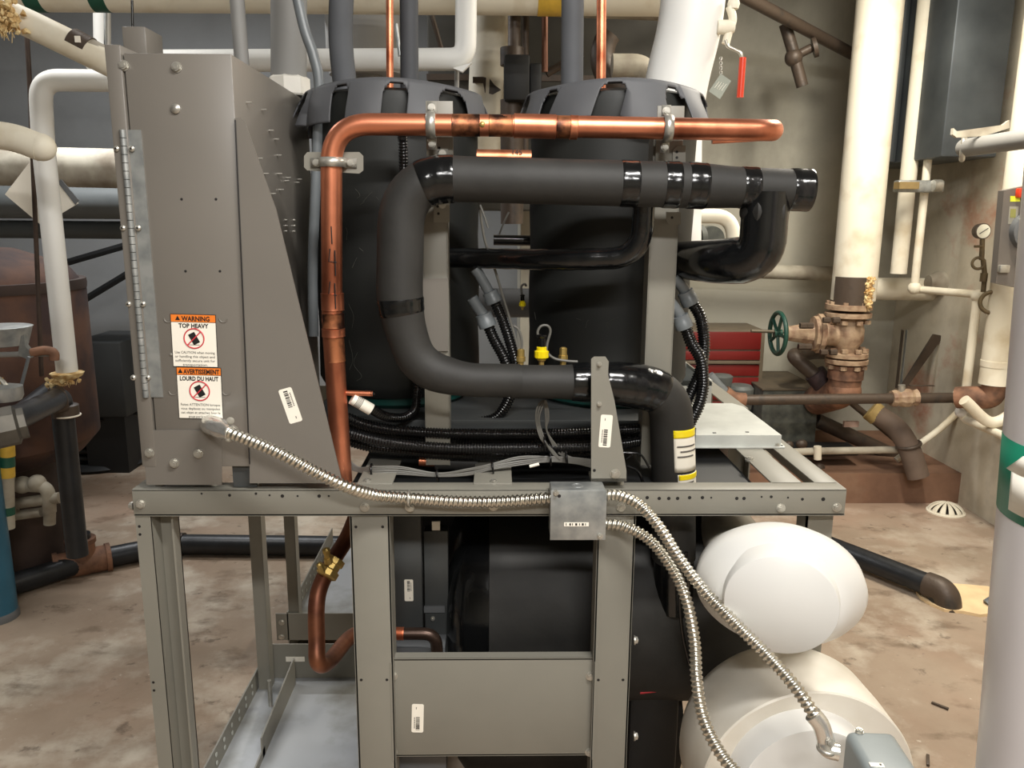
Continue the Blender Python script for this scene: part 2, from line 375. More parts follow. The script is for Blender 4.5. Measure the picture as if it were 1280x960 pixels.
MB().cyl((-.64, 2.06, .14), (-.64, 2.06, .22), .006).build('levelling_stud', ZINC, fr)
x0, x1 = P(328, 820, Y2+.04).x, P(440, 820, Y2+.04).x
MB().box((x0, Y2+.03, P(400, 845, Y2+.04).z), (x1+.35, Y2+.034, P(400, 803, Y2+.04).z)).build('rear_cross_plate', FRAME, fr)
# pads of the compressor deck
zd = 1.065
MB().box((-.42, 1.72, zd-.02), (.40, 2.13, zd), .002).build('compressor_deck', DKPAINT, fr)
for (x_, y_) in ((-.42, 1.72), (.36, 1.72), (-.42, 2.09), (.36, 2.09)): MB().box((x_, y_, zt), (x_+.04, y_+.04, zd-.02)).build('deck_leg', FRAME, fr)
for a, c in ((448, 492), (592, 640)):
    x0, x1 = P(a, 600, F0+.05).x, P(c, 600, F0+.05).x
    MB().box((x0, F0+.03, zt-.002), (x1, 1.70, zt+.003), .002).build('deck_strap', FRAME, fr)
# ------------------------------------------------------------------ vertical pipe brackets
YB1 = 1.66
def vbracket(a, c, ytop, label):
    x0, x1 = P(a, 300, YB1).x, P(c, 300, YB1).x
    b = MB(); zT = P(a, ytop, YB1).z
    b.box((x0, YB1, zt), (x1, YB1+.003, zT), .001); b.box((x0, YB1, zt), (x0+.003, YB1+.05, zT)); b.box((x1-.003, YB1, zt), (x1, YB1+.05, zT))
    o = b.build('upright_channel', FRAME, fr); tag(o, label)
    return x0, x1
lx0, lx1 = vbracket(528, 560, 205, 'left upright channel behind the black elbow')
rx0, rx1 = vbracket(812, 847, 160, 'right upright channel beside the right compressor')
def top_plate(a, c, y0, y1, Yp):
    x0, x1 = P(a, y0, Yp).x, P(c, y0, Yp).x
    MB().box((x0, Yp, P(a, y1, Yp).z), (x1, Yp+.003, P(a, y0, Yp).z), .001).build('clamp_plate', FRAME, fr)
top_plate(532, 566, 126, 202, YB1-.012); top_plate(822, 856, 132, 205, YB1-.012)
for pts in ([(543, 173), (560, 173), (560, 200), (541, 200), (541, 176)], [(544, 252), (553, 245), (562, 245), (562, 278), (542, 278), (542, 257)],
            [(841, 188), (847, 182), (857, 182), (857, 203), (841, 203)], [(833, 265), (851, 265), (851, 281), (836, 281), (833, 276)]):
    MB().prism([P(x, y, YB1-.016) for x, y in pts], (0, .003, 0)).build('bracket_tab', FRAME, fr)
for x, y in ((549, 185), (549, 190), (547, 258), (548, 267), (846, 190), (846, 197), (840, 272)): hole(fr, P(x, y, YB1-.016), r=.0028)
bolt(fr, P(553, 256, YB1-.016), r=.006); bolt(fr, P(553, 192, YB1-.016), r=.006)
# second plate over the lower half of the left upright, with its slanting foot
MB().prism([P(x, y, YB1-.006) for x, y in ((528, 348), (560, 348), (560, 439), (546, 439), (528, 414))], (0, .004, 0)).build('cover_plate', CAB, fr)
# front gusset with the barcode label
Yg = F0-.004
b = MB(); b.prism([P(x, y, Yg) for x, y in ((739, 449), (743, 446), (757, 446), (761, 452), (760, 468), (768, 500), (783, 588), (783, 602), (739, 602))], (0, .004, 0))
b.box(P(739, 602, Yg), P(783, 598, Yg)+V((0, .045, 0)))
gs = b.build('gusset', FRAME, fr)
for x, y in ((749, 455), (749, 505)): bolt(fr, P(x, y, Yg), r=.004, name='rivet')
bolt(fr, P(769, 592, Yg), r=.008); hole(fr, P(743, 588, Yg))
def sticker(parent, c, w, h, rot, Yp, name='barcode_label', flip=False, m=PAPER):
    """small white barcode label on a plane facing the camera; c centre, w x h metres, rot radians"""
    c = V(c); ux = V((math.cos(rot), 0, math.sin(rot))); uz = V((-math.sin(rot), 0, math.cos(rot)))
    r = min(w, h)*.14; pts = []
    for sx, sz, a0 in ((1, 1, 0), (-1, 1, 90), (-1, -1, 180), (1, -1, 270)):
        for k in range(4):
            a = math.radians(a0+k*30); pts.append(c+ux*(sx*(w/2-r)+r*math.cos(a))+uz*(sz*(h/2-r)+r*math.sin(a)))
    o = MB().prism(pts, (0, .0006, 0)).build(name, m, parent, smooth=False)
    bb = MB(); random.seed(int(abs(c.x)*1000)); s = -1 if flip else 1
    t = -.05
    while t < .42:
        d = random.choice((.012, .02, .035)); 
        q = c+uz*(s*(t+d/2)*h)-ux*(s*.02*w)
        bb.prism([q-ux*w*.16-uz*d*h/2, q+ux*w*.16-uz*d*h/2, q+ux*w*.16+uz*d*h/2, q-ux*w*.16+uz*d*h/2], (0, -.0002, 0))
        t += d+random.choice((.012, .02))
    bb.build('barcode', INK, o, smooth=False)
    b2 = MB()
    for k in range(9):
        q = c+uz*(s*(-.02+k*.045)*h)+ux*(s*.26*w); b2.prism([q-ux*w*.04-uz*.014*h, q+ux*w*.05-uz*.014*h, q+ux*w*.05+uz*.014*h, q-ux*w*.04+uz*.014*h], (0, -.0002, 0))
    q = c-uz*(s*.36*h)+ux*(s*.12*w); b2.prism([q-ux*w*.03-uz*.035*h, q+ux*w*.03-uz*.035*h, q+ux*w*.03+uz*.035*h, q-ux*w*.03+uz*.035*h], (0, -.0002, 0))
    b2.build('serial_print', INKG, o, smooth=False); return o
sticker(gs, P(757, 539, Yg-.0007), RR(15, P(757, 539, Yg)), RR(42, P(757, 539, Yg)), math.radians(-3), Yg, flip=True)
sticker(pn, P(522, 898, F0+.0192), RR(15, P(522, 898, F0)), RR(40, P(522, 898, F0)), math.radians(-2), F0, flip=True)
# ================================================================== CONTROL CABINET
YC = F0; zc1 = P(150, 66, YC).z; zc0 = zt+.002
cx0 = P(152, 600, YC).x-.028; cx1 = P(277, 600, YC).x; 
cx0 = P(182, 600, YC).x; cx0 = P(152, 66, YC).x; cx1 = P(289, 66, YC).x; YE = 2.08
cab = thing('control_cabinet', ((cx0+cx1)/2, 1.8, zc0), 'tall taupe control cabinet with warning labels standing on the left end of the steel frame', 'cabinet')
b = MB(); b.box((cx0+.003, YC, zc0+.045), (cx1, YE, zc1), .002); b.build('body', CAB, cab)
xr0 = P(188, 600, YC).x
b = MB(); b.prism([P(180, 568, YC-.003)*1, P(182, 538, YC-.003), P(277, 538, YC-.003), P(277, 606, YC-.003), P(183, 606, YC-.003)], (0, .003, 0)); b.build('foot_plate', CAB, cab)
b = MB(); b.box((cx1-.05, YC+.01, zc0), (cx1-.004, YC+.014, zc0+.05)); b.build('foot_web', DKPAINT, cab)
# gusset on the right of the cabinet
b = MB(); gp = [P(x, y, YC-.002) for x, y in ((293, 148), (301, 147), (306, 152), (345, 262), (428, 604), (312, 604), (312, 560))]
b.prism(gp, (0, .004, 0))
cg = b.build('side_gusset', CAB, cab)
b = MB(); b.tube([P(294, 150, YC-.006), P(302, 330, YC-.006), P(312, 580, YC-.006)], .0012, 6); b.build('gusset_seam', INK, cab)
sticker(cg, P(363, 507, YC-.0028), RR(17, P(363, 507, YC)), RR(45, P(363, 507, YC)), math.radians(16), YC)
# door edge on the left and its hinge
dz0 = P(167, 583, YC).z; dz1 = P(132, 56, YC).z
b = MB(); dx0 = P(130, 58, YC-.004).x; dx1 = P(150, 58, YC-.004).x
b.box((dx0, YC-.004, dz0), (dx1, YE, dz1), .002); dr = b.build('door', CAB, cab)
def lean(x, y, x66=66): return x
hA, hB = P(153, 162, YC-.005), P(178, 497, YC-.005); hx = hA.x
hw = RR(7, hA)
b = MB(); b.box((hx+.002, YC-.002, hB.z), (hx+hw*3.1, YC, hA.z)); b.build('hinge_leaf', GALV, cab)
zz = hB.z; n = 34; st = (hA.z-hB.z)/n
b = MB()
for k in range(n): b.cyl((hx, YC-.005, zz+st*k+.0006), (hx, YC-.005, zz+st*(k+1)-.0006), hw*.55, seg=10)
b.build('hinge_knuckle', GALV, cab)
for (x, y) in ((146, 186), (165, 186), (154, 285), (173, 285), (161, 380), (179, 380), (167, 472), (185, 472)):
    q = P(x, y, YC-.004); b = MB(); b.lathe(q, (0, -1, 0), [(0, .0055), (.003, .005), (.005, .0025)], 14); s_ = b.build('screw', ZINC, cab); MB().cyl(q-Yv*.003, q-Yv*.0056, .0018, seg=8).build('socket', INK, s_)
for (x, y) in ((155, 82), (221, 84), (187, 566), (218, 579), (248, 567)): bolt(cab, P(x, y, YC-.004 if y > 500 else YC), r=.0075)
b = MB(); q = P(220, 136, YC); b.lathe(q, (0, -1, 0), [(0, .0085), (.003, .0085), (.006, .005), (.0065, .001)], 20); b.build('plug_button', ZINC, cab)
MB().lathe(P(214, 443, YC), (0, -1, 0), [(0, .003), (.002, .002), (.0025, .0005)], 12).build('screw', ZINC, cab)
for (x, y) in ((227, 249), (270, 249), (232, 339), (275, 339), ): hole(cab, P(x, y, YC), r=.0024)
for (x, y) in ((210, 398), (279, 398), (216, 489), (283, 489)):
    q = P(x, y, YC); MB().torus(q, (0, 1, 0), .0075, .0014, 16, math.pi*.55, math.pi*1.5).build('knockout', ZINC if False else CAB, cab)
# little box on top
q0, q1 = P(154, 60, YC+.12), P(181, 33, YC+.12)
MB().box((q0.x, YC+.12, zc1), (q1.x, YC+.20, q1.z), .002).build('top_box', CAB, cab)
# screws on the right side, seen foreshortened
random.seed(3)
for (x, y) in ((308, 128), (327, 137), (336, 163), (343, 174), (346, 194), (347, 217), (349, 237), (339, 242), (358, 222), (372, 224), (356, 226), (369, 228), (330, 217), (322, 198)):
    q = PX(x, y, cx1); b = MB(); b.cyl(q, q+X*.010, .0016, seg=8); b.build('screw_tip', ZINC, cab)
for j in range(3):
    for k in range(2): q = PX(357+k*10, 275+j*7, cx1); MB().cyl(q, q+X*.004, .002, seg=8).build('screw_tip', ZINC, cab)
# warning labels (one sticker sheet, slightly tilted)
def warn(c, w, h, head, sub, lines, rot):
    ux = V((math.cos(rot), 0, math.sin(rot))); uz = V((-math.sin(rot), 0, math.cos(rot))); c = V(c)
    def rect(x0, z0, x1, z1, m, nm, par, dep): 
        return MB().prism([c+ux*x0+uz*z0, c+ux*x1+uz*z0, c+ux*x1+uz*z1, c+ux*x0+uz*z1], (0, -dep, 0)).build(nm, m, par, smooth=False)
    s = rect(-w/2, -h/2, w/2, h/2, INK, 'warning_label', cab, .0006)
    e = w*.012
    rect(-w/2+e, -h/2+e, w/2-e, h/2-h*.155, PAPER, 'label_face', s, .0009); rect(-w/2+e, h/2-h*.145, w/2-e, h/2-e, ORANGE, 'header_band', s, .0009)
    yy = .0011
    def T(t, sz, x, z, wd, m=INK, bo=.0): return text(t, sz, c+ux*x+uz*z-Yv*.001, m, s, 'lettering', ux, uz, 'CENTER', bo, wd)
    T(head, h*.125, w*.06, h/2-h*.125, w*(.62 if len(head) < 9 else .80), INK, .0004)
    q = c-ux*(w*(.34 if len(head) < 9 else .41))+uz*(h/2-h*.075)
    MB().prism([q+uz*h*.045, q+ux*h*.045-uz*h*.04, q-ux*h*.045-uz*h*.04], (0, -.0012, 0)).build('alert_triangle', INK, s, smooth=False)
    T(sub, h*.115, 0, h/2-h*.255, w*(.66 if len(sub) < 10 else .86), INK, .0004)
    o = c+uz*(h*.045)-Yv*.0012
    MB().torus(o, (0, 1, 0), h*.185, h*.012, 32).build('red_ring', REDINK, s)
    r2 = rot+math.radians(28); a = V((math.cos(r2), 0, math.sin(r2))); d = V((-math.sin(r2), 0, math.cos(r2)))
    MB().prism([o-a*h*.065-d*h*.11, o+a*h*.065-d*h*.11, o+a*h*.065+d*h*.11, o-a*h*.065+d*h*.11], (0, -.0002, 0)).build('falling_box', INK, s, smooth=False)
    MB().prism([o+ux*(-.1*h)-uz*h*.125, o+ux*(.1*h)-uz*h*.125, o+ux*(.1*h)-uz*h*.118, o+ux*(-.1*h)-uz*h*.118], (0, -.0002, 0)).build('ground_line', INK, s, smooth=False)
    a = (ux+uz).normalized(); d = (uz-ux).normalized()
    MB().prism([o-a*h*.18-d*h*.01, o+a*h*.18-d*h*.01, o+a*h*.18+d*h*.01, o-a*h*.18+d*h*.01], (0, -.0008, 0)).build('red_slash', REDINK, s, smooth=False)
    for k, t in enumerate(lines): T(t, h*.068, 0, -h*.245-k*h*.078, w*(.88 if k < len(lines)-1 else .55), INK)
rt_ = math.radians(-1.2)
w1 = RR(56, P(245, 425, YC)); h1 = RR(66.5, P(245, 425, YC))
zA = P(243, 426, YC-.001); zB = P(250, 491.5, YC-.001)
warn(zA, w1, h1, 'WARNING', 'TOP HEAVY', ['Use CAUTION when moving', 'or handling this object and', 'sufficiently secure unit for', 'transportation.'], rt_)
warn(zB, w1, h1, 'AVERTISSEMENT', 'LOURD DU HAUT', ['Faites ATTENTION lorsque', 'vous deplacez ou manipulez', 'cet objet et attachez bien le', 'groupe pour le transport.'], rt_)
# ================================================================== COMPRESSORS
def compressor(pxc, label, R=.196, YCc=1.985, seed=1, arm=0):
    xc = P(pxc, 275, YCc).x; ztop = P(pxc, 100, YCc-R).z
    o = thing('compressor', (xc, YCc, zd), label, 'compressor')
    MB().lathe((xc, YCc, zd), Z, [(0, R*.8), (.01, R*.86), (.03, R*.86)], 40).build('foot', TEAL, o)
    b = MB(); prof = [(.028, R*.9), (.045, R*.97)]
    for k in range(12): prof.append((.06+(ztop-zd-.1)*k/11, R*(1+.008*math.sin(k*1.7+seed))))
    prof += [(ztop-zd-.02, R*.985), (ztop-zd-.012, R*.90)]
    b.lathe((xc, YCc, zd), Z, prof, 64); b.build('insulating_jacket', BLANKET, o)
    MB().box((xc-.06, YCc-R-.004, zd+.05), (xc-.045, YCc-R+.02, zd+.052)).build('jacket_seam', INK, o)
    # crown of folded flaps
    N = 540; Mh = 22; random.seed(seed); b = MB(); G = {}
    tabs = []; a = seed*7.0
    while a < seed*7+360:
        w = random.uniform(19, 31); g = random.uniform(13, 22); tabs.append((a, w, g, random.uniform(-.004, .03), random.uniform(.85, 1.12), random.uniform(-7, 7))); a += w+g
    over = (a-(seed*7+360)); sc = 360/(360+over); tabs = [((t[0]-seed*7)*sc, t[1]*sc, t[2]*sc, t[3], t[4], t[5]) for t in tabs]
    Lt = .088; Lfold = .012
    def info(th):
        for t in tabs:
            if t[0] <= th < t[0]+t[1]+t[2]: return t
        return tabs[-1]
    def pt(i, j):
        th = 360*i/N; t = info(th % 360); s = j/Mh; fl = t[3]
        u_ = (th % 360-t[0])/(t[1]) ; L = Lt*t[4]
        wob = .006*math.sin(math.radians(th*3+seed*40))
        if j <= 4: rr = R*(.955+.045*(j/4)**.5) ; z = ztop+wob*.7-.006*(1-math.cos(math.pi/2*(1-j/4)))*0-.002*(4-j)
        else:
            q = (j-4)/(Mh-4); rr = R+.006+.014*math.sin(q*math.pi*.5)+fl*q+.006*math.sin(u_*3.1)*q; z = ztop+wob*.7-L*q
        ang = math.radians(th+seed*13+(t[5]*(j-4)/(Mh-4)*.8 if j > 4 else 0))
        return V((xc+rr*math.cos(ang), YCc+rr*math.sin(ang), z))
    vs = [[b.b.verts.new(pt(i, j)) for j in range(Mh+1)] for i in range(N)]
    for i in range(N):
        th = 360*(i+.5)/N; t = info(th)
        gpos = th-(t[0]+t[1])-t[5]*0; 
        for j in range(Mh):
            if j >= 5:
                if gpos > 0:
                    q = (gpos/t[2]-.5)*2; arch = 1-math.sqrt(max(0, 1-q*q)); d = (j-5)/(Mh-5)
                    if d >= arch*.34: continue
            b.b.faces.new((vs[i][j], vs[(i+1) % N][j], vs[(i+1) % N][j+1], vs[i][j+1]))
    c = b.build('folded_collar', CROWN, o, ang=60)
    md = c.modifiers.new('s', 'SOLIDIFY'); md.thickness = .0035; md.offset = 0
    return o, xc, ztop
def scuffs(par, xc, YCc, R, lst):
    b = MB()
    for pts in lst:
        w = []
        for x, y in pts:
            d = ray(x, y); A = d.x**2+d.y**2; ox, oy = -xc, -YCc; B = 2*(d.x*ox+d.y*oy); Cc = ox*ox+oy*oy-(R*1.004)**2; D = B*B-4*A*Cc
            if D <= 0: break
            w.append(CAM+d*((-B-math.sqrt(D))/(2*A)))
        if len(w) > 1: b.tube(spline(w, 5), .0004, 5)
    b.build('scuff_mark', mat('scuff_grey', (76, 76, 70), .8), par)
c1, xc1, zc_1 = compressor(497, 'vertical compressor in a black jacket, nearer the taupe cabinet', seed=1)
c2, xc2, zc_2 = compressor(763, 'vertical compressor in a black jacket, below the big white valve pipe', seed=2)

tag(c1, group='black jacketed compressors'); tag(c2, group='black jacketed compressors')
scuffs(c1, xc1, 1.985, .197, [[(444, 236), (450, 244), (446, 248)], [(454, 252), (460, 245), (465, 240)], [(450, 256), (456, 252)], [(433, 300), (434, 290), (432, 284)], [(449, 310), (454, 314)], [(440, 335), (446, 322)], [(436, 380), (442, 395), (440, 410)], [(447, 440), (442, 455), (452, 470), (446, 476)], [(436, 425), (441, 448), (437, 462)], [(470, 246), (474, 250)]])
scuffs(c2, xc2, 1.985, .197, [[(732, 410), (734, 402), (736, 400)], [(758, 404), (768, 398), (774, 396)], [(692, 376), (702, 377)], [(668, 390), (670, 400)], [(720, 398), (726, 400)]])
xa_ = P(965, 606, F0+.04).x
# ================================================================== COPPER DISCHARGE LINE
Ycu = 1.60
def wt(pts, Y):                      # pixel points on plane Y (or own plane) -> world
    return [P(p[0], p[1], p[2] if len(p) > 2 else Y) for p in pts]
cp = thing('copper_pipe', P(430, 560, Ycu), 'large copper refrigerant pipe clamped across the front of the compressors', 'pipe')
pth = fillet(wt([(428, 604), (415, 400), (414, 155), (640, 157), (966, 163), (966, 163, 1.78), (890, 168, 1.80)], Ycu), [0, 0, .075, 0, .045, .045, 0], 12)
r = .0205
b = MB(); b.tube(pth, r, 28); b.build('tube', COPPER, cp)
def sleeve(x0, y0, x1, y1, k, m, par, nm='fitting', Y=Ycu, rr=r):
    b = MB(); p0, p1 = P(x0, y0, Y), P(x1, y1, Y); L = (p1-p0).length; b.lathe(p0, p1-p0, [(0, rr*1.0), (.001, rr*k*1.02), (.004, rr*k), (L-.004, rr*k), (L-.001, rr*k*1.02), (L, rr)], 28); return b.build(nm, m, par)
sleeve(642, 157.2, 695, 158.5, 1.11, COPPER, cp); sleeve(695, 158.5, 716, 159, 1.04, COPPERD, cp, 'heated_joint'); 
sleeve(565, 156.5, 600, 156.7, 1.015, COPPERD, cp, 'heated_band'); sleeve(611, 156.8, 641, 157.3, 1.012, COPPERD, cp, 'heated_band')
sleeve(415.3, 366, 416, 388, 1.10, COPPER, cp); sleeve(416, 391, 416.6, 410, 1.08, COPPERD, cp, 'heated_joint'); sleeve(416.6, 410, 417, 421, 1.12, COPPER, cp); sleeve(417, 421, 419, 452, 1.01, COPPERD, cp, 'heated_band'); sleeve(712, 159, 722, 159.5, 1.1, COPPERB, cp, 'collar')
b = MB(); b.lathe(P(603, 157, Ycu)-Yv*.019, (0, -1, 0), [(0, .006), (.002, .005), (.004, .001)], 14); b.build('weld_spot', BRASS, cp)
b = MB(); b.tube(wt([(424, 491), (466, 492)], Ycu), .0055, 14); b.build('stub_tube', COPPER, cp)
MB().tube(wt([(464, 492), (469, 492)], Ycu), [.006, .003], 12).build('crimped_end', BLACK, cp)
# handwriting 1 4 4 (marker) down the pipe
ys = Ycu-r-.0006
def stroke(par, pts, Y, w=.0012): MB().tube(wt(pts, Y), w, 6).build('marker_writing', INK, par)
stroke(cp, [(414, 283), (415, 305)], ys)
for y0 in (311, 352):
    stroke(cp, [(412.5, y0), (411, y0+16), (421, y0+17)], ys); stroke(cp, [(418.5, y0+2), (419, y0+17), (419.5, y0+34)], ys)
# the short marked copper pipe behind
ct = thing('copper_pipe', P(640, 190, 1.78), 'short copper pipe with the marker number 145 behind the thick black pipe', 'pipe')
p0, p1 = P(596, 196, 1.86), P(664, 197, 1.86)
MB().tube([p0, p1], .0165, 24).build('tube', COPPERB, ct); 
text('145', .017, P(646, 193.5, 1.86-.0172), INK, ct, 'marker_writing')
# clamps
def strap(x, y, vert, cpipe, Y=Ycu, lab=None, rr=r):
    """pipe clamp: band over the pipe + ears with bolts. vert: pipe is horizontal so the band stands upright"""
    p = P(x, y, Y); o = thing('pipe_clamp', p+V((0, 0, -.03)), lab, 'clamp', 'clamps on the copper pipe')
    w = .009; pts = []
    for k in range(13):
        a = math.pi*(k/12); pts.append((math.cos(a)*(rr+.002), -math.sin(a)*(rr+.002)))
    pts = [(pts[0][0]+.022, 0.018), (pts[0][0]+.001, 0.018)]+pts+[(pts[-1][0]-.001, 0.018), (pts[-1][0]-.022, 0.018)]
    b = MB(); A = []; B = []
    for (s, d) in pts:
        for L, e in ((A, -w), (B, w)):
            L.append(p+(V((e, d, s)) if vert else V((s, d, e))))
    b.grid([A, B]); q = b.build('strap', ZINC, o, ang=60); md = q.modifiers.new('s', 'SOLIDIFY'); md.thickness = .0025
    for s in (-1, 1):
        c = p+(V((0, .016, s*(rr+.013))) if vert else V((s*(rr+.013), .016, 0))); bolt(o, c, r=.006)
    return o
strap(539, 156, True, cp, lab='pipe clamp holding the copper pipe on the left upright'); strap(834, 160, True, cp, lab='pipe clamp holding the copper pipe on the right upright')
k = strap(415, 203, False, cp, lab='pipe clamp with a long plate on the vertical copper pipe')
MB().prism(wt([(384, 190), (449, 190), (454, 195), (454, 213), (449, 217), (384, 213), (380, 209), (380, 195)], Ycu+.019), (0, .003, 0)).build('back_plate', FRAME, k)
# ================================================================== BLACK INSULATED SUCTION PIPE
Yb = 1.545
bp = thing('insulated_pipe', P(840, 600, Yb), 'thick black foam insulated pipe sweeping in a C shape before the compressors', 'pipe')
def px2r(w, x, y, Y): return RR(w/2, P(x, y, Y))
main = fillet(wt([(1012, 238, Yb), (840, 231, Yb), (502, 222, Yb), (499, 386, Yb), (522, 458, Yb), (575, 475, Yb), (650, 476, Yb+.02)], Yb), [0, 0, .095, 0.05, .07, .05, 0], 14)
pts = resample(main, .012)
def wr(i, p):
    n = i/len(pts); return None
rad = []
for p in pts:
    d = p-CAM; t = d.dot(fw); x = 640+FOC*d.dot(rt)/t; y = 480-FOC*d.dot(up)/t
    if y < 262 and x > 560: w = 56 if x < 900 else 50
    elif y < 400: w = 58
    elif x < 560: w = 50 if y > 400 else 46
    else: w = 42
    rad.append(RR(w/2, p))
for _ in range(6): rad = [rad[0]]+[(rad[i-1]+rad[i]+rad[i+1])/3 for i in range(1, len(rad)-1)]+[rad[-1]]
mrad = rad[:]
MB().tube(pts, rad, 32).build('foam_tube', FOAM, bp)
m2 = resample(fillet(wt([(640, 477, Yb+.02), (770, 478, Yb+.03), (838, 490, Yb+.05), (842, 600, Yb+.10), (842, 700, Yb+.13)], Yb), [0, .05, .13, .1, 0], 14), .012)
rad = []
for p in m2:
    d = p-CAM; t = d.dot(fw); x = 640+FOC*d.dot(rt)/t
    rad.append(RR(21 if x < 715 else (24 if x < 760 else 27), p))
for _ in range(4): rad = [rad[0]]+[(rad[i-1]+rad[i]+rad[i+1])/3 for i in range(1, len(rad)-1)]+[rad[-1]]
MB().tube(m2, rad, 32).build('foam_elbow', FOAM, bp)
def tapeband(src, rads, cond, k=1.05, nm='tape_band', m=TAPE, par=None):
    """a taped stretch of a pipe: the points of the run for which cond(x,y) holds"""
    P2 = []; R2 = []
    for p, q in zip(src, rads):
        d = p-CAM; t = d.dot(fw); x = 640+FOC*d.dot(rt)/t; y = 480-FOC*d.dot(up)/t
        if cond(x, y): P2.append(p); R2.append(q*k*(1+.005*math.sin(len(P2)*.8)+.004*math.sin(len(P2)*.31)))
    if len(P2) < 2: return
    R2[0] *= .985; R2[-1] *= .985
    MB().tube(P2, R2, 32).build(nm, m, par or bp)

def dens(src, rads, n=4):
    A, B = [], []
    for i in range(len(src)-1):
        for k in range(n): t = k/n; A.append(src[i]*(1-t)+src[i+1]*t); B.append(rads[i]*(1-t)+rads[i+1]*t)
    return A+[src[-1]], B+[rads[-1]]
fp, frd = dens(pts, mrad); ep, erd = dens(m2, rad)
for lo, hi in ((775, 798), (827, 850), (858, 884), (924, 946)): tapeband(fp, frd, lambda x, y: lo < x < hi and y < 262, 1.03)
tapeband(fp, frd, lambda x, y: x > 986 and y < 262, 1.05)
tapeband(fp, frd, lambda x, y: 528 < x < 568 and y < 262, 1.04); tapeband(fp, frd, lambda x, y: x < 540 and 372 < y < 394, 1.03)
tapeband(ep, erd, lambda x, y: 714 < x < 738, 1.06); tapeband(ep, erd, lambda x, y: 755 < x < 822 and y < 505, 1.04)
# wraps at the elbow near the top
for (x, y) in ((527, 236), (538, 240)):
    pass
# warning stickers on the lower elbow: wrapped on the tube
def wrap(par, zc_lo, zc_hi, m, a0, a1, k, nm):
    """patch on the vertical end of the elbow between pixel rows"""
    src = [(p, q) for p, q in zip(ep, erd)]
    def at(y):
        best = min(src, key=lambda pq: abs(480-FOC*(pq[0]-CAM).dot(up)/(pq[0]-CAM).dot(fw)-y)+ (1000 if (640+FOC*(pq[0]-CAM).dot(rt)/(pq[0]-CAM).dot(fw)) < 800 else 0)); return best
    rows = []
    for j in range(9):
        y = zc_lo+(zc_hi-zc_lo)*j/8; p, q = at(y); rows.append([p+V((math.sin(math.radians(a)), -math.cos(math.radians(a)), 0))*q*k for a in [a0+(a1-a0)*i/12 for i in range(13)]])
    b = MB(); b.grid(rows); o = b.build(nm, m, par, ang=60); md = o.modifiers.new('s', 'SOLIDIFY'); md.thickness = .0006; return o
st = wrap(bp, 533, 583, PAPER, -8, 78, 1.03, 'instruction_label')
wrap(st, 532, 541, YELLOW, -8, 78, 1.045, 'yellow_header')
for (ya, yb2, a0, a1) in ((550, 551, 0, 60), (557, 558, 8, 70), (563, 564, 0, 50)): wrap(st, ya, yb2, INKG, a0, a1, 1.045, 'label_line')
st = wrap(bp, 585, 612, PAPER, 0, 78, 1.03, 'caution_label'); wrap(st, 586, 592, YELLOW, 2, 76, 1.045, 'yellow_header'); wrap(st, 599, 605, YELLOW, 2, 60, 1.045, 'yellow_header'); wrap(st, 595, 596.5, INKG, 4, 50, 1.045, 'label_line')
# right tee branch and small branch
brp = resample(fillet(wt([(958, 240, Yb), (952, 324, Yb), (900, 327, Yb+.06), (842, 325, 1.79), (815, 322, 1.88)], Yb), [0, .10, .05, .03, 0], 12), .01)
n = len(brp); br = [px2r(58, 950, 280, Yb) if i < n*.3 else px2r(58-(i/n-.3)*18, 900, 320, 1.6) for i in range(n)]
MB().tube(brp, br, 30).build('lower_branch', TAPE, bp)
MB().lathe(P(985, 265, Yb), P(925, 265, Yb)-P(985, 265, Yb), [(0, .01), (.02, .040), (.07, .040), (.09, .01)], 24).build('tee_wrap', FOAM, bp)
sp = resample(fillet(wt([(806, 240, Yb+.03), (801, 322, Yb+.05), (700, 325, Yb+.08), (560, 322, 1.80)], Yb), [0, .075, .1, 0], 12), .01)
MB().tube(sp, [px2r(27, 700, 325, 1.62)*(1+.02*math.sin(i*1.3)) for i in range(len(sp))], 26).build('small_branch', TAPE, bp)
MB().tube(wt([(617, 300, 2.2), (668, 301, 2.2)], 2.2), .014, 18).build('rear_tube', TAPE, bp)
# pipe under: foam covered copper stub below the cables
fs = thing('insulated_pipe', P(580, 580, 1.75), 'short foam covered copper stub lying under the grey cable bundle', 'pipe')
MB().tube(wt([(524, 576), (546, 577)], 1.68), .0115, 18).build('copper_end', COPPERB, fs); MB().tube(wt([(544, 577), (597, 578)], 1.68), .018, 20).build('foam_tube', FOAM, fs)
# green isolator bar behind the gusset
MB().tube(wt([(688, 528), (738, 529)], 1.74), .006, 10).build('green_bar', TEAL, None, label='thin dark green bar on the deck behind the grey gusset', cat='bar')
# ================================================================== BLACK CORRUGATED HOSES
def hose(ptl, rpx, label, Y=1.66, group=None, extra=None):
    w = wt(ptl, Y); o = thing('corrugated_hose', w[0], label, 'hose', 'black corrugated hoses')
    flexconduit(w, RR(rpx, w[len(w)//2]), 'hose_tube', o, BLACK, .0062, .20, False); return o
hose([(428, 520, 1.66), (470, 534, 1.66), (540, 541, 1.66), (640, 543, 1.66), (740, 540, 1.66), (820, 535, 1.7)], 7, 'upper black corrugated hose of the bundle lying across the deck')
hose([(424, 538, 1.64), (480, 552, 1.62), (560, 560, 1.62), (660, 560, 1.62), (750, 558, 1.64), (820, 548, 1.7)], 7, 'front lower black corrugated hose of the bundle lying across the deck')
hose([(424, 530, 1.69), (480, 543, 1.69), (560, 550, 1.69), (640, 551, 1.69), (730, 549, 1.69), (820, 542, 1.72)], 7, 'middle black corrugated hose of the bundle lying across the deck')
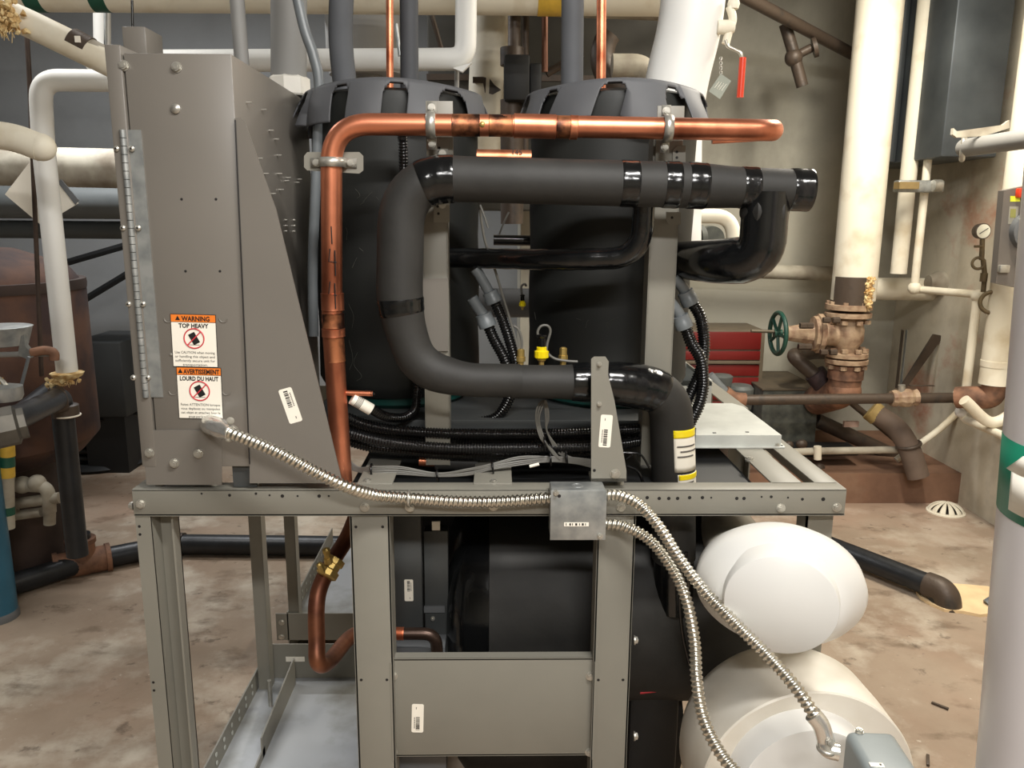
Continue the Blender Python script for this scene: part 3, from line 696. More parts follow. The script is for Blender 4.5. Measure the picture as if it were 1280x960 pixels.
hose([(424, 548, 1.66), (470, 560, 1.66), (560, 569, 1.66), (660, 569, 1.66), (750, 566, 1.68)], 6.5, 'lowest black corrugated hose of the bundle lying across the deck')
h = hose([(503, 168, 1.71), (504, 190, 1.72), (507, 300, 1.74), (520, 420, 1.75), (521, 500, 1.74), (510, 520, 1.70), (484, 521, 1.66), (462, 510, 1.62)], 6, 'thin black corrugated hose hanging down the front of the compressor beside the cabinet')
# white heat-shrink label at its end
q0, q1 = P(440, 498, 1.60), P(464, 512, 1.61); o = MB().tube([q0, q1], .0125, 18).build('white_sleeve', PAPER, h)
for i in range(5):
    t = .2+.06*i; c = q0*(1-t)+q1*t; MB().tube([c, c+(q1-q0).normalized()*.0012], .0129, 18).build('barcode', INK, o)
def elbowed(ptl, ring, rpx, rest, rh, label, Y=1.75):
    w = wt(ptl, Y); o = thing('conduit_elbow', w[-1], label, 'conduit', 'grey elbows on black hoses'); MB().tube(spline(w, 8), RR(rpx, w[-1]), 20).build('bent_tube', GREYPVC, o)
    a, c = P(*ring[0], Y), P(*ring[1], Y); L = (c-a).length; R_ = RR(rpx*1.5, a)
    MB().lathe(a, c-a, [(0, R_*.85), (.001, R_), (L*.45, R_), (L*.5, R_*1.06), (L, R_*1.06), (L+.001, R_*.9)], 20).build('coupling', GREYPVC, o)
    flexconduit(wt(rest, Y), RR(rh, a), 'hose_tube', o, BLACK, .0062, .2, False); return o
elbowed([(594, 336), (600, 345), (612, 366)], ((603, 374), (622, 362)) and ((612, 364), (618, 378)), 6.5, [(617, 374), (628, 400), (638, 430), (646, 460), (648, 480)], 7, 'upper grey elbow feeding a black hose between the two compressors')
elbowed([(590, 372), (598, 385), (606, 396)], ((604, 392), (610, 408)), 7, [(609, 404), (618, 425), (632, 452), (640, 485), (622, 520), (590, 530)], 7.5, 'lower grey elbow feeding a black hose between the two compressors')
elbowed([(842, 348), (850, 355), (858, 366)], ((856, 364), (864, 380)), 7, [(864, 376), (876, 398), (880, 430), (876, 462), (862, 495), (848, 525), (846, 545)], 8, 'upper grey elbow feeding a black hose right of the right upright', 1.72)
elbowed([(838, 378), (846, 388), (852, 398)], ((850, 394), (856, 410)), 7, [(856, 406), (864, 428), (876, 450), (879, 480), (874, 505), (862, 530), (856, 545)], 8, 'lower grey elbow feeding a black hose right of the right upright', 1.70)
# ================================================================== GREY CABLES
cb = thing('cable_bundle', P(560, 600, 1.62), 'bundle of thin grey cables tied along the top of the front rail', 'cable')
random.seed(11)
for i in range(6):
    o = (i-2.5)*1.9; j = random.uniform(-1.5, 1.5)
    w = [(425, 562+i*4, 1.63), (446, 586+o*.6, 1.62), (466, 587+o*.7+i*.5, 1.60), (500, 588+o*.9+j, 1.60), (547, 594+o*.5-i*.2, 1.60), (585, 590+o*.8-j, 1.60), (616, 583+o*.7, 1.60), (650, 576+o+j, 1.61), (688, 574+o*.6, 1.61), (720, 576+o*.7, 1.62), (742, 580+o, 1.63)]
    MB().tube(spline(wt(w, 1.6), 8), .0019, 8).build('cable', CABLE, cb)
for i in range(3):
    w = [(700, 574, 1.61), (690, 562+i*2, 1.61), (676+i*2, 548, 1.60), (670+i*2, 525, 1.60), (672+i*3, 508, 1.60), (680+i, 501, 1.61), (682+i*2, 520, 1.61), (684, 540, 1.61), (698+i*3, 566, 1.62), (720, 574, 1.62)]
    MB().tube(spline(wt(w, 1.6), 8), .0019, 8).build('cable', CABLE, cb)
for (x, y) in ((465, 588), (547, 594), (616, 584), (688, 574), (708, 572), (681, 554)):
    q = P(x, y, 1.598); MB().torus(q, (1, 0, .1), .013, .0022, 20).build('cable_tie', BLACK, cb)
o = MB().tube(wt([(662, 583), (674, 580)], 1.594), .0035, 10).build('white_marker', PAPER, cb)
# black cable tails behind the gusset
tw = MB(); tw.tube(spline(wt([(783, 582), (798, 590), (806, 612), (812, 640)], 1.58), 8), .0035, 8); tw.tube(spline(wt([(783, 574), (790, 568), (785, 566), (780, 566), (800, 568), (812, 585)], 1.6), 8), .0022, 8)
tw.build('cable_tail', BLACK, None, label='loose black cable tails right of the small gusset', cat='cable')
# ================================================================== PRESSURE SENSORS
def sensor(x, y, s, Y, label, cable):
    q = P(x, y, Y); o = thing('pressure_sensor', q-Z*.03*s, label, 'sensor')
    k = RR(1, q)*s
    MB().lathe(q-Z*10*k, Z, [(0, 2.5*k), (4*k, 2.5*k), (5*k, 4*k), (7*k, 4*k)], 18).build('brass_stem', BRASS, o)
    MB().lathe(q-Z*4*k, Z, [(0, 4*k), (2*k, 7*k), (8*k, 7*k), (9*k, 5*k), (12*k, 5*k), (13*k, 3*k)], 12).build('yellow_cap', YELLOW, o, ang=20)
    MB().lathe(q+Z*8*k, Z, [(0, 4*k), (9*k, 4*k), (10*k, 5*k), (12*k, 5*k), (13*k, 2*k)], 16).build('black_plug', BLACK, o)
    MB().tube(spline([P(a, c, Y) for a, c in cable], 8), .0028, 8).build('cable', CABLE, o); return o
sensor(677, 444, 1.3, 1.72, 'yellow capped pressure sensor in front of the right compressor', [(675, 425), (672, 416), (676, 408), (684, 407), (688, 414), (684, 430), (684, 440), (693, 448), (708, 451), (722, 452)])
sensor(653, 381, .62, 2.05, 'small yellow capped pressure sensor seen between the two compressors', [(654, 372), (652, 366), (652, 358), (656, 355), (658, 358)])
for x, y, Y, lab in ((651, 446, 1.74, 'brass service fitting with wires at the left of the yellow sensor'), (704, 444, 1.74, 'small brass capped port right of the yellow sensor')):
    q = P(x, y, Y); k = RR(1.45, q); o = thing('service_port', q-Z*10*k, lab, 'fitting')
    MB().lathe(q-Z*9*k, Z, [(0, 2.6*k), (5*k, 2.6*k), (5.2*k, 4*k), (9*k, 4*k), (9.2*k, 3.2*k), (15*k, 3.2*k), (16*k, 2*k)], 6 if x > 700 else 16).build('brass_body', BRASS, o, ang=20)
    if x < 700:
        for w in ([(649, 440), (642, 415), (630, 375), (618, 335), (606, 300), (600, 262)], [(652, 440), (652, 425), (648, 412), (642, 407)]): MB().tube(spline(wt(w, Y), 8), .0028, 8).build('wire', CABLE, o)
# loose wires between the compressors
o = MB(); o.tube(spline(wt([(636, 265), (630, 278), (624, 293)], 2.1), 6), .0024, 8); o.tube(spline(wt([(600, 256), (606, 272), (610, 285)], 1.9), 6), .0024, 8)
o.build('loose_wire', CABLE, None, label='pale loose wires in the gap between the compressors', cat='cable')
# ================================================================== JUNCTION BOX AND FLEXIBLE CONDUITS
Yj = 1.445
q0, q1 = P(689, 613, Yj), P(756, 674, Yj)
jb = thing('junction_box', ((q0.x+q1.x)/2, Yj+.025, q1.z), 'square galvanised junction box fixed on the front rail with conduits at both sides', 'box')
MB().box((q0.x, Yj, q1.z), (q1.x, F0, q0.z), .003).build('box_body', GALV, jb)
MB().box((q0.x-.001, Yj-.002, q1.z-.001), (q1.x+.001, Yj, q0.z+.001), .001).build('cover', GALV, jb)
b = MB(); b.torus(V(((q0.x+q1.x)/2, Yj+.028, q0.z)), Z, .011, .001); b.build('knockout', GALV, jb)
for x, y in ((695, 616), (750, 670)): bolt(jb, P(x, y, Yj-.002), r=.0045, name='screw')
hole(jb, P(699, 620, Yj-.002), r=.0035)
b = MB(); b.box(P(705, 658, Yj-.003), P(736, 653, Yj-.0022)); pl_ = b.build('printed_label', PAPER, jb); random.seed(4); b = MB()
for t in range(7): x = 707+t*4+random.random(); b.box(P(x, 657, Yj-.0034), P(x+random.choice((1, 2, 2.5)), 654, Yj-.0028))
b.build('label_print', INK, pl_)
fc = thing('flexible_conduit', P(475, 625, 1.45), 'steel flexible conduit running from the cabinet connector to the junction box', 'conduit')
flexconduit(wt([(284, 540, 1.43), (310, 550, 1.42), (350, 567, 1.41), (400, 593, 1.41), (440, 611, 1.43), (470, 619, 1.465), (512, 623, 1.475), (570, 627, 1.475), (625, 627, 1.475), (692, 622, 1.475)], 1.45), .0122, 'conduit_sleeve', fc, None, .0092, .27)
o = thing('conduit_strap', P(512, 637, 1.49), 'small steel strap and screw holding the flexible conduit on the front rail', 'clamp')
MB().torus(P(511, 623, 1.475), (1, 0, 0), .0135, .0028, 24).build('band', ZINC, o); bolt(o, P(513, 635, 1.492), r=.006)
cn = thing('conduit_connector', P(270, 535, 1.47), 'shiny angled connector where the flexible conduit enters the cabinet', 'connector')
w = spline(wt([(262, 531, 1.505), (264, 531, 1.478), (272, 534, 1.455), (290, 542, 1.43)], 1.45), 6)
MB().tube(w, [.017]*3+[.0185]*(len(w)-6)+[.0155]*3, 24).build('elbow_body', CHROME, cn); MB().lathe(P(266, 532, 1.503), (0, -1, 0), [(0, .021), (.004, .021), (.006, .018)], 8).build('lock_nut', ZINC, cn)
for x, y in ((288, 526), (286, 548)): bolt(cn, P(x, y, 1.43), (.3, -1, .1), .0055, 'screw')
f2 = thing('flexible_conduit', P(855, 700, 1.4), 'upper steel flexible conduit running from the junction box down to the grey switch box', 'conduit')
flexconduit(wt([(757, 619, 1.475), (775, 620, 1.465), (800, 632, 1.44), (825, 660, 1.41), (850, 699, 1.39), (880, 738, 1.36), (920, 780, 1.31), (960, 820, 1.26), (995, 860, 1.21), (1020, 897, 1.18)], 1.4), .0118, 'conduit_sleeve', f2, None, .0088, .27)
f3 = thing('flexible_conduit', P(870, 850, 1.4), 'lower steel flexible conduit leaving the junction box and dropping out of view', 'conduit')
flexconduit(wt([(757, 655, 1.475), (780, 658, 1.465), (812, 675, 1.445), (840, 710, 1.42), (858, 750, 1.385), (868, 800, 1.345), (871, 850, 1.295), (880, 900, 1.25), (905, 948, 1.20), (940, 985, 1.16)], 1.4), .0118, 'conduit_sleeve', f3, None, .0088, .27)
for yy, x in ((619, 757), (655, 757)): pass
# switch box at the bottom right
sb = thing('switch_box', P(1090, 960, 1.1), 'grey rounded metal switch box at the bottom right, fed by the steel conduit', 'box')
zt2 = P(1060, 912, 1.22).z; x0 = P(1044, 915, 1.22).x; x1 = P(1104, 915, 1.22).x
MB().obox(((x0+x1)/2+.008, 1.22-.12, zt2-.05), (x1-x0, .24, .10), Matrix.Rotation(math.radians(-4), 3, 'Z'), .014, 4).build('housing', GREYBOX2, sb)
MB().box((x0+.03, 1.08, 0), (x0+.07, 1.12, zt2-.095)).build('support_strut', GALV, sb)
bolt(sb, PZ(1074, 915, zt2)+V((0, .0, 0)), (0, 0, 1), .006, 'screw')
c = PZ(1096, 956, zt2+.0003); b = MB(); b.obox(c, (.022, .010, .0006), Matrix.Rotation(math.radians(-6), 3, 'Z')); s_ = b.build('white_label', PAPER, sb); MB().obox(c+V((.006, 0, .0005)), (.003, .004, .0004)).build('label_print', INK, s_)
w = wt([(1016, 893, 1.185), (1026, 906, 1.18), (1032, 925, 1.175), (1034, 936, 1.17), (1048, 940, 1.165)], 1.18)
c5 = thing('conduit_connector', w[3], 'shiny angled connector joining the steel conduit to the grey switch box', 'connector')
MB().tube(spline(w, 6), .0145, 22).build('elbow_body', CHROME, c5); MB().torus(w[3], (0, 0, 1), .0135, .004).build('lock_nut', ZINC, c5)
bolt(c5, w[2]+V((0, -.014, .006)), (0, -1, .5), .0055, 'screw')
# ================================================================== WHITE HEADER PIPE ENDS
hp = thing('header_pipe', P(978, 760, 1.6), 'upper of the two white plastic jacketed pipe ends, below the right frame corner', 'pipe')
cf = P(976, 757, 1.30); R1 = RR(69, cf); co = P(975, 742, 1.35); R2 = RR(105, co)
ax = (V((co.x, 1.35, co.z))-V((cf.x, 1.30, cf.z))).normalized()
b = MB(); b.lathe(cf, ax, [(0, R1*.985), (.0015, R1), (.035, R1*1.04), (.05, R1*1.07)], 72, ell=(.93, 1)); b.build('inner_cup', WPVC, hp, ang=50)
b = MB(); b.lathe(P(975, 752, 1.325), ax, [(0, R1*1.0), (.004, R1*1.14), (.03, R2*.86), (.048, R2*.965), (.060, R2), (.10, R2*1.0), (.14, R2*.9)], 72, ell=(.74, 1)); b.build('outer_shell', WPVC, hp, ang=50)
MB().lathe(P(975, 752, 1.325)+ax*.13-Z*.05, V((0, 1, 0)), [(0, R2*.5), (.45, R2*.45)], 48, ell=(.8, 1)).build('jacketed_run', WPVC2, hp)
lp = thing('header_pipe', P(975, 950, 1.4), 'lower and larger of the two white plastic pipe ends, under the other one', 'pipe')
tag(hp, group='white header pipe ends'); tag(lp, group='white header pipe ends')
g0 = P(1010, 988, 1.34); g1 = P(972, 922, 1.50); ax2 = (g1-g0).normalized(); L = (g1-g0).length; Rg0 = RR(136, g0); Rg1 = RR(124, g1)
k0 = P(1012, 992, 1.29); b = MB(); b.lathe(k0, ax2, [(0, RR(86, k0)), (.001, RR(88, k0)), (.05, RR(96, k0)), (.09, RR(98, k0))], 72); b.build('inner_cup', WPVC, lp, ang=50)
b = MB(); b.lathe(g0, ax2, [(0, Rg0*.6), (.001, Rg0*.985), (.004, Rg0), (L*.5, (Rg0+Rg1)/2*1.01), (L, Rg1), (L+.03, Rg1*.95), (L+.055, Rg1*.8)], 80); b.build('outer_shell', WPVC2, lp, ang=40)
MB().lathe(g1+V((0, .03, -.03)), V((0, 1, 0)), [(0, .11), (.36, .10)], 48).build('jacketed_run', WPVC2, lp)
# ================================================================== UNDER THE RAIL
ev = thing('evaporator_shell', P(650, 800, 1.8), 'dark foam wrapped horizontal shell behind the middle posts', 'vessel')
c0 = P(556, 745, 1.72); xt = P(611, 740, 1.66).x; Re = .25; Ye = 1.885; ze = .565
b = MB(); b.lathe((c0.x, Ye, ze), X, [(0, Re*.55), (.006, Re*.72), (.022, Re*.9), (.05, Re), (xt-c0.x+.02, Re)], 64); b.build('taped_end', TAPE, ev, ang=60)
b = MB(); b.lathe((xt, Ye, ze), X, [(0, Re), (.001, Re*1.01), (.60-xt, Re*1.01)], 64); b.build('foam_shell', FOAM, ev, ang=60)
b = MB(); b.lathe((c0.x+.02, Ye+.05, .21), X, [(0, .12), (.03, .16), (.57, .16)], 48); b.build('lower_shell', FOAM, ev, ang=60)
cs = thing('dark_filler', (.1, 1.85, .8), 'added black box darkening the inside of the stand directly under the compressors', 'vessel')  # added filler, black so the space below the deck looks dark
xk = P(436, 600, 1.62).x
b = MB(); b.box((xk, 1.60, zb+.0), (xa_-.004, 2.11, zt-.03), .02); b.build('black_cover', DARK, cs)
b = MB(); b.box((c0.x+.01, 1.86, zb-.14), (xa_-.02, 2.10, zb), .01); b.build('black_belly', DARK, cs)
# dark panel of the control box left of it
e0, e1 = P(492, 648, 1.66), P(529, 800, 1.66)
eb = thing('equipment_cabinet', P(520, 800, 1.68), 'dark grey sheet metal panel with a barcode beside the left middle post', 'panel')
MB().box((e0.x-.03, 1.70, .25), (P(527, 700, 1.70).x, 1.74, zb-.02), .002).build('panel_sheet', DKPAINT, eb)
MB().box((P(530, 700, 1.72).x, 1.72, .25), (P(560, 700, 1.72).x, 1.76, P(540, 664, 1.72).z), .002).build('panel_sheet', DKPAINT, eb)
MB().box((e0.x-.03, 1.90, .2), (c0.x+.10, 1.92, zt-.04)).build('dark_gap_sheet', DARK, eb)  # added near-black sheet that darkens the gap behind the panels
sticker(eb, P(511, 738, 1.699), RR(11, P(511, 738, 1.7)), RR(29, P(511, 738, 1.7)), 0, 1.7, m=PAPER)
b = MB(); b.box(P(540, 663, 1.715), P(550, 651, 1.72)); b.build('white_tag', PAPER, eb)
b = MB(); b.box(P(530, 766, 1.715), P(556, 757, 1.72)); b.build('bracket', GREYBOX, eb)
bolt(eb, P(541, 773, 1.718), r=.004, name='screw'); MB().box((P(489, 800, 1.66).x, 1.66, .22), (P(556, 810, 1.66).x, 1.75, P(520, 810, 1.66).z)).build('lower_shelf', GREYBOX, eb)
# small copper line beside it
o = thing('copper_pipe', P(540, 815, 1.6), 'short dark copper elbow behind the top edge of the brace panel', 'pipe')
MB().tube(fillet(wt([(500, 792), (545, 792), (547, 830)], 1.62), .03), .0135, 20).build('tube', mat('dark_copper', (74, 58, 50), .35, .7, .15, 18), o); sleeve(487, 792, 505, 792, 1.0, COPPERB, o, 'bright_end', 1.62, .0142)
# copper return with brass valve on the left
o = thing('copper_pipe', P(400, 830, 1.8), 'brown copper pipe with a brass service valve left of the middle post', 'pipe')
w = [P(452, 625, 1.98), P(436, 668, 1.95), P(414, 705, 1.90), P(397, 745, 1.84), P(396, 800, 1.80), P(398, 828, 1.78), P(412, 826, 1.84), P(440, 795, 2.05), P(475, 785, 2.1)]
MB().tube(spline(w, 8), .0205, 22).build('tube', COPPERD if False else mat('brown_copper', (164, 106, 76), .45, .6, .1, 10, rgb2=(104, 60, 42), thr=(.35, .65)), o)
v = P(412, 712, 1.86); d = (P(436, 668, 1.95)-P(414, 705, 1.90)).normalized()
vb = MB().lathe(v-d*.02, d, [(0, .022), (.004, .028), (.018, .028), (.022, .022), (.034, .022), (.036, .026), (.05, .026), (.052, .02)], 12).build('brass_valve', BRASS, o, ang=20)
MB().lathe(P(411, 703, 1.85), (-.1, -.2, 1), [(0, .011), (.014, .011), (.015, .008), (.03, .008), (.031, .010), (.038, .010), (.042, .004)], 8).build('valve_stem', BRASS, vb, ang=20)
MB().lathe(P(404, 716, 1.83), (-.3, -.2, 1), [(0, .006), (.01, .008), (.026, .008), (.03, .004)], 8).build('charging_port', BRASS, vb, ang=20)
# inner black clutter right of the right middle post
o = thing('motor_box', P(830, 850, 1.75), 'black painted control box in the dark gap right of the middle posts', 'box')
MB().box((P(797, 700, 1.7).x, 1.72, .12), (P(862, 700, 1.7).x, 2.0, P(800, 745, 1.7).z), .01).build('housing', DARK, o)
MB().tube(spline([P(858, 690, 1.6), P(850, 740, 1.6), P(853, 790, 1.6), P(862, 830, 1.6)], 6), .004, 8).build('cable', BLACK, o)
MB().tube([P(800, 865, 1.68), P(824, 862, 1.68)], .005, 8).build('red_wire', REDINK, o)
MB().box(P(838, 812, 1.71), P(852, 790, 1.715)).build('faded_label', GREYBOX, o)
o = thing('insulated_pipe', P(830, 700, 1.9), 'vertical black taped pipe under the right part of the rail', 'pipe')
MB().tube(wt([(842, 640), (842, 760)], 1.68), .045, 24).build('taped_tube', TAPE, o); MB().tube(wt([(905, 640), (905, 700)], 1.9), .06, 24).build('dark_tube', TAPE, o)
# ================================================================== GALVANISED COVER BOX AT THE RIGHT
zc2 = PZ(900, 543, zt+.03).z; ya, yb3 = PZ(900, 544, zt+.03).y, PZ(900, 504, zt+.03).y
xA, xB = P(862, 540, ya).x, P(977, 545, ya).x
gb = thing('cover_box', ((xA+xB)/2, 1.9, zt), 'low pale grey sheet metal cover box on the right end of the steel frame', 'box')
b = MB(); b.prism([(xA-.03, ya, zt+.03), (xB, ya, zt+.03), (xB, yb3-.04, zt+.03), (xB-.02, yb3, zt+.03), (xA-.03, yb3, zt+.03)], (0, 0, -.03)); b.build('cover', GALVL, gb)
b = MB(); b.box((xA-.03, ya-.008, zt), (xB+.008, ya+.01, zt+.004), .001); b.box((xB, ya, zt), (xB+.01, yb3, zt+.004)); b.build('flange', GALVL, gb)
for x, y in ((893, 541), (934, 540)): q = PZ(x, y, zt+.0305); MB().obox(q, (.008, .005, .001)).build('slot', INK, gb)
bolt(gb, PZ(971, 557, zt+.004), Z, .006, 'screw'); MB().box((xA-.006, ya-.012, zt), (xA+.012, ya-.004, zt+.05)).build('grey_clip', GREYPVC, gb)
# ================================================================== SECOND UNIT BEHIND
YS = 2.50
s2 = thing('equipment_stand', (0, 2.9, 0), 'second identical grey steel frame standing behind the first one', 'frame')
base(s2, YS, 3.25); slots(s2, xl+.008, 2.6, 3.1, .155, .182, 8)
xq = P(341, 650, YS).x
b = MB(); b.box((xl+.01, YS, zb), (xr, YS+.004, zt)); b.build('front_rail', FRAME, s2)
b = MB(); b.box((xl+.01, YS+.01, .1), (xl+.045, YS+.014, zb)); b.box((xl+.041, YS+.01, .1), (xl+.045, YS+.05, zb)); b.build('post', FRAME, s2)
b = MB(); b.box((xr-.05, YS+.01, 0), (xr-.01, YS+.05, zb)); b.build('post', FRAME, s2)
b = MB(); b.box((P(345, 780, YS).x, YS, P(400, 800, YS).z), (-.19, YS+.004, P(400, 767, YS).z)); b.build('cross_plate', FRAME, s2)
for y in (778, 796): bolt(s2, P(352, y, YS), r=.008)
MB().box((xl+.01, YS+.004, .136), (-.19, 3.25, .14)).build('base_pan', PAN, s2)
for a, Ya in ((.50, 2.5), (.66, 2.5)): MB().box((a, Ya-.32+.0, zt), (a+.05, 3.2, zt+.004)).build('side_rail', FRAME, s2)
b = MB(); b.box(P(800, 454, 2.55), P(858, 464, 2.55)+Yv*.3); b.build('upper_cover', GALVL, s2)
b = MB(); b.box(P(820, 475, 2.3), P(889, 505, 2.3)+Yv*.12, .002); b.build('lower_cover', GALVL, s2)
b = MB(); b.prism([P(818, 440, 2.6), P(858, 454, 2.3), P(890, 478, 2.3), P(850, 478, 2.3)], (0, 0, -.01)); b.build('sloped_cover', GALVL, s2)
o = thing('insulated_vessel', (xc1+.12, 3.0, zt), 'dark vessel of the second machine visible between the two compressors', 'vessel')
MB().tube([(-.3, 2.75, 1.22), (.5, 2.75, 1.22)], .05, 24).build('grey_tube', FOAMG, o)
MB().lathe((-.30, 3.0, zt), Z, [(0, .2), (.62, .2), (.64, .17)], 40).build('dark_jacket', BLANKET, o)
MB().lathe((.42, 3.0, zt), Z, [(0, .2), (.62, .2), (.64, .17)], 40).build('dark_jacket', BLANKET, o)
# base pan clutter tag
q = P(369, 824, Y2+.028); MB().box(q-V((.028, 0, .008)), q+V((.028, .001, .008))).build('white_tag', PAPER, fr)

for q_ in (fc, f2, f3): tag(q_, group='steel flexible conduits')
# ================================================================== PIPES BEHIND AND ABOVE
def pipe(ptl, rpx, m, label, name='pipe', Y=2.0, rad=.06, seg=28, cat='pipe', part='lagging', group=None, spl=False):
    w = wt(ptl, Y); o = thing(name, min(w, key=lambda p: p.z), label, cat, group)
    r = [RR(rpx, p) for p in w] if isinstance(rpx, (int, float)) else None
    rr = sum(r)/len(r)
    q = spline(w, 10) if spl else fillet(w, rad, 10)
    for e in (0, -1):                      # runs that leave the picture go on to the ceiling or the side wall
        p = q[e]; dv = (p-q[1 if e == 0 else -2]).normalized(); x = None
        ip = ptl[e]
        if ip[1] < -15 and dv.z > .7: x = p+dv*((ZC-p.z)/dv.z)
        elif ip[0] < -15 and dv.x < -.7: x = p+dv*((XL+.01-p.x)/dv.x)
        if x is not None: q = [x]+q if e == 0 else q+[x]
    MB().tube(q, rr, seg).build(part, m, o); o['_'] = 0; del o['_']; return o, w, rr
def ringat(o, p, ax, R, L, m, nm='band', k=1.02):
    a = V(ax).normalized(); MB().lathe(V(p)-a*L/2, a, [(0, R), (.0005, R*k), (L-.0005, R*k), (L, R)], 32).build(nm, m, o)
# overhead mains
o, w, rr = pipe([(-60, -12, 3.0), (872, -5, 3.0)], 24, CREAM, 'big cream lagged main running across the top with dark green bands', 'overhead_pipe')
for x in (46, 127): ringat(o, P(x, -11, 3.0), (1, 0, 0), rr, .055, GREENDK)
ringat(o, P(690, -6, 3.0), (1, 0, 0), rr, .10, YBAND)
o, w, rr = pipe([(-40, -30, 3.6), (400, -28, 3.6), (900, -8, 3.6)], 34, CREAMD, 'second soiled main behind the cream one near the ceiling', 'overhead_pipe')
o, w, rr = pipe([(112, 77), (582, 74), (583, -60)], 13.5, WHITE, 'white lagged pipe running behind the risers and turning up at an elbow', 'lagged_pipe', 2.7, .05)
MB().prism([P(566, 85, 2.66), P(590, 78, 2.66), P(578, 90, 2.66)], (0, .02, 0)).build('elbow_flap', WHITE, o)
# risers above the machine
def risers(x, y0, x1, y1, r_, m, label, Y, nm='pipe'):
    return pipe([(x, y0), (x1, y1)], r_, m, label, nm, Y)
o, w, rr = pipe([(294, -30), (304, 100)], 9, GREYLAG, 'thin pale grey riser just above the taupe cabinet', 'riser_pipe', 1.95)
o, w, rr = pipe([(361, -30), (361, 97)], 22, GREYPVC if False else GREYLAG, 'wide grey conduit riser dropping to a white coupling at the cabinet back', 'riser_pipe', 2.02)
q = P(361, 96, 2.02); MB().lathe(q-Z*.045, Z, [(0, rr*1.12), (.004, rr*1.2), (.04, rr*1.2), (.045, rr*1.0)], 8).build('white_coupling', WPVC2, o, ang=20)
pipe([(366, -30), (380, 34), (392, 70), (399, 110), (396, 200), (391, 330), (392, 420)], 6.5, GREYPVC, 'slim grey tube bending down between the cabinet and the left compressor', 'grey_tube', 1.86, spl=True)
pipe([(428, -30), (426, 50), (434, 130)], 15, FOAMG, 'grey foam covered riser entering the left compressor', 'riser_pipe', 2.0, spl=True)
pipe([(487, -30), (487.5, 130)], 4.6, COPPERB, 'thin bright copper riser above the left compressor', 'copper_riser', 1.9)
pipe([(511, -30), (512, 130)], 11.5, FOAMG if False else mat('dark_grey_foam', (62, 64, 68), .7, 0, .06, 9), 'dark grey foam riser right of the thin copper riser', 'riser_pipe', 1.95)
pipe([(716, -30), (715, 130)], 14, FOAMG, 'grey foam covered riser entering the right compressor', 'riser_pipe', 1.98)
pipe([(752, -30), (751, 130)], 6, COPPERB, 'bright copper riser above the right compressor', 'copper_riser', 1.9)
pipe([(571, 85), (571, 130)], 3, GREYLAG, 'very thin grey rod below the white elbow', 'rod', 2.75)
pipe([(495, 30), (500, 70)], 2.5, GALV, 'thin steel hanger rod by the copper riser', 'rod', 2.6)
# big white valve pipe
o, w, rr = pipe([(868, -60, 2.25), (866, 20, 2.25), (838, 130, 2.25), (838, 330, 2.25)], 39, WHITE, 'big white jacketed pipe leaning down behind the right compressor', 'lagged_pipe', 2.25, .2, 40)
v = thing('ball_valve', P(910, 60, 2.2), 'small pale valve with a red lever handle on the big white pipe', 'valve')
MB().tube(spline(wt([(912, 8), (916, 24), (911, 40), (907, 55)], 2.2), 6), RR(5, P(910, 40, 2.2)), 14).build('valve_body', CREAM, v)
MB().lathe(P(896, 34, 2.2), P(916, 34, 2.2)-P(896, 34, 2.2), [(0, .018), (.03, .018), (.045, .014)], 16).build('valve_port', CREAM, v)
b = MB(); b.lathe(P(917, 5, 2.2), Z, [(-.012, .013), (0, .016), (.014, .012)], 12); b.build('cap', CREAM, v)
MB().tube(fillet(wt([(907, 50), (909, 58), (926, 66), (928, 76)], 2.19), .01), .0045, 10).build('lever', STEEL, v)
MB().tube(wt([(928.5, 72), (925, 122)], 2.19), RR(4.2, P(926, 100, 2.19)), 14).build('red_grip', REDH, v)
tg = thing('paper_tag', P(900, 123, 2.2), 'grey paper tag hanging on a chain under the red lever valve', 'tag')
b = MB(); b.prism(wt([(901, 92), (914, 101), (900, 124), (886, 114)], 2.18), (0, .001, 0)); t_ = b.build('card', mat('grey_card', (150, 154, 142), .7, 0, .04, 20), tg)
for k in range(4):
    q = P(893+k*3, 112-k*.3, 2.1785); MB().tube(wt([(893+k*3, 110+k), (899+k*3, 102+k)], 2.1795), .0006, 5).build('handwriting', PAPER, t_)
b = MB()
for k in range(7): b.torus(P(901, 73+k*3, 2.18), (1, 0, 0) if k % 2 else (0, 1, 0), .0035, .0009, 10)
b.build('chain', ZINC, tg)
# left side
o, w, rr = pipe([(-30, 2), (25, 24), (140, 80), (172, 96)], 17, CREAM, 'diagonal cream pipe with torn lagging at the top left', 'lagged_pipe', 2.3, .2)
p0, p1 = P(-30, 2, 2.3), P(172, 96, 2.3); ax = (p1-p0).normalized()
random.seed(5)
b = MB(); c = P(12, 22, 2.28)
tuft(b, c+V((0, -.03, -.01)), .05, .03, .045, 110, 4)
b.build('torn_fibre', INSUL, o)
MB().tube([P(90, 52, 2.3), P(112, 64, 2.3)], rr*1.01, 24).build('bare_iron', IRON, o); MB().tube([P(112, 64, 2.3), P(172, 96, 2.3)], rr*.93, 24).build('grey_lagging', CREAMD, o)
MB().obox(P(97, 49, 2.26), (.014, .004, .016)).build('white_patch', PAPER, o)
pipe([(140, 101), (50, 100), (54, 180), (84, 466)], 13, WHITE, 'white lagged pipe coming over and dropping down the left side', 'lagged_pipe', 2.6, .06)
q = P(84, 468, 2.6); o = MB(); o.lathe(q-Z*.006, Z, [(-.012, .02), (0, .045), (.012, .052), (.016, .036)], 12); 
tuft(o, q+V((-.015, -.01, -.015)), .05, .03, .018, 60, 6)
o.build('torn_insulation', INSUL, None, label='yellow torn insulation at the lower end of the white pipe on the left', cat='insulation')
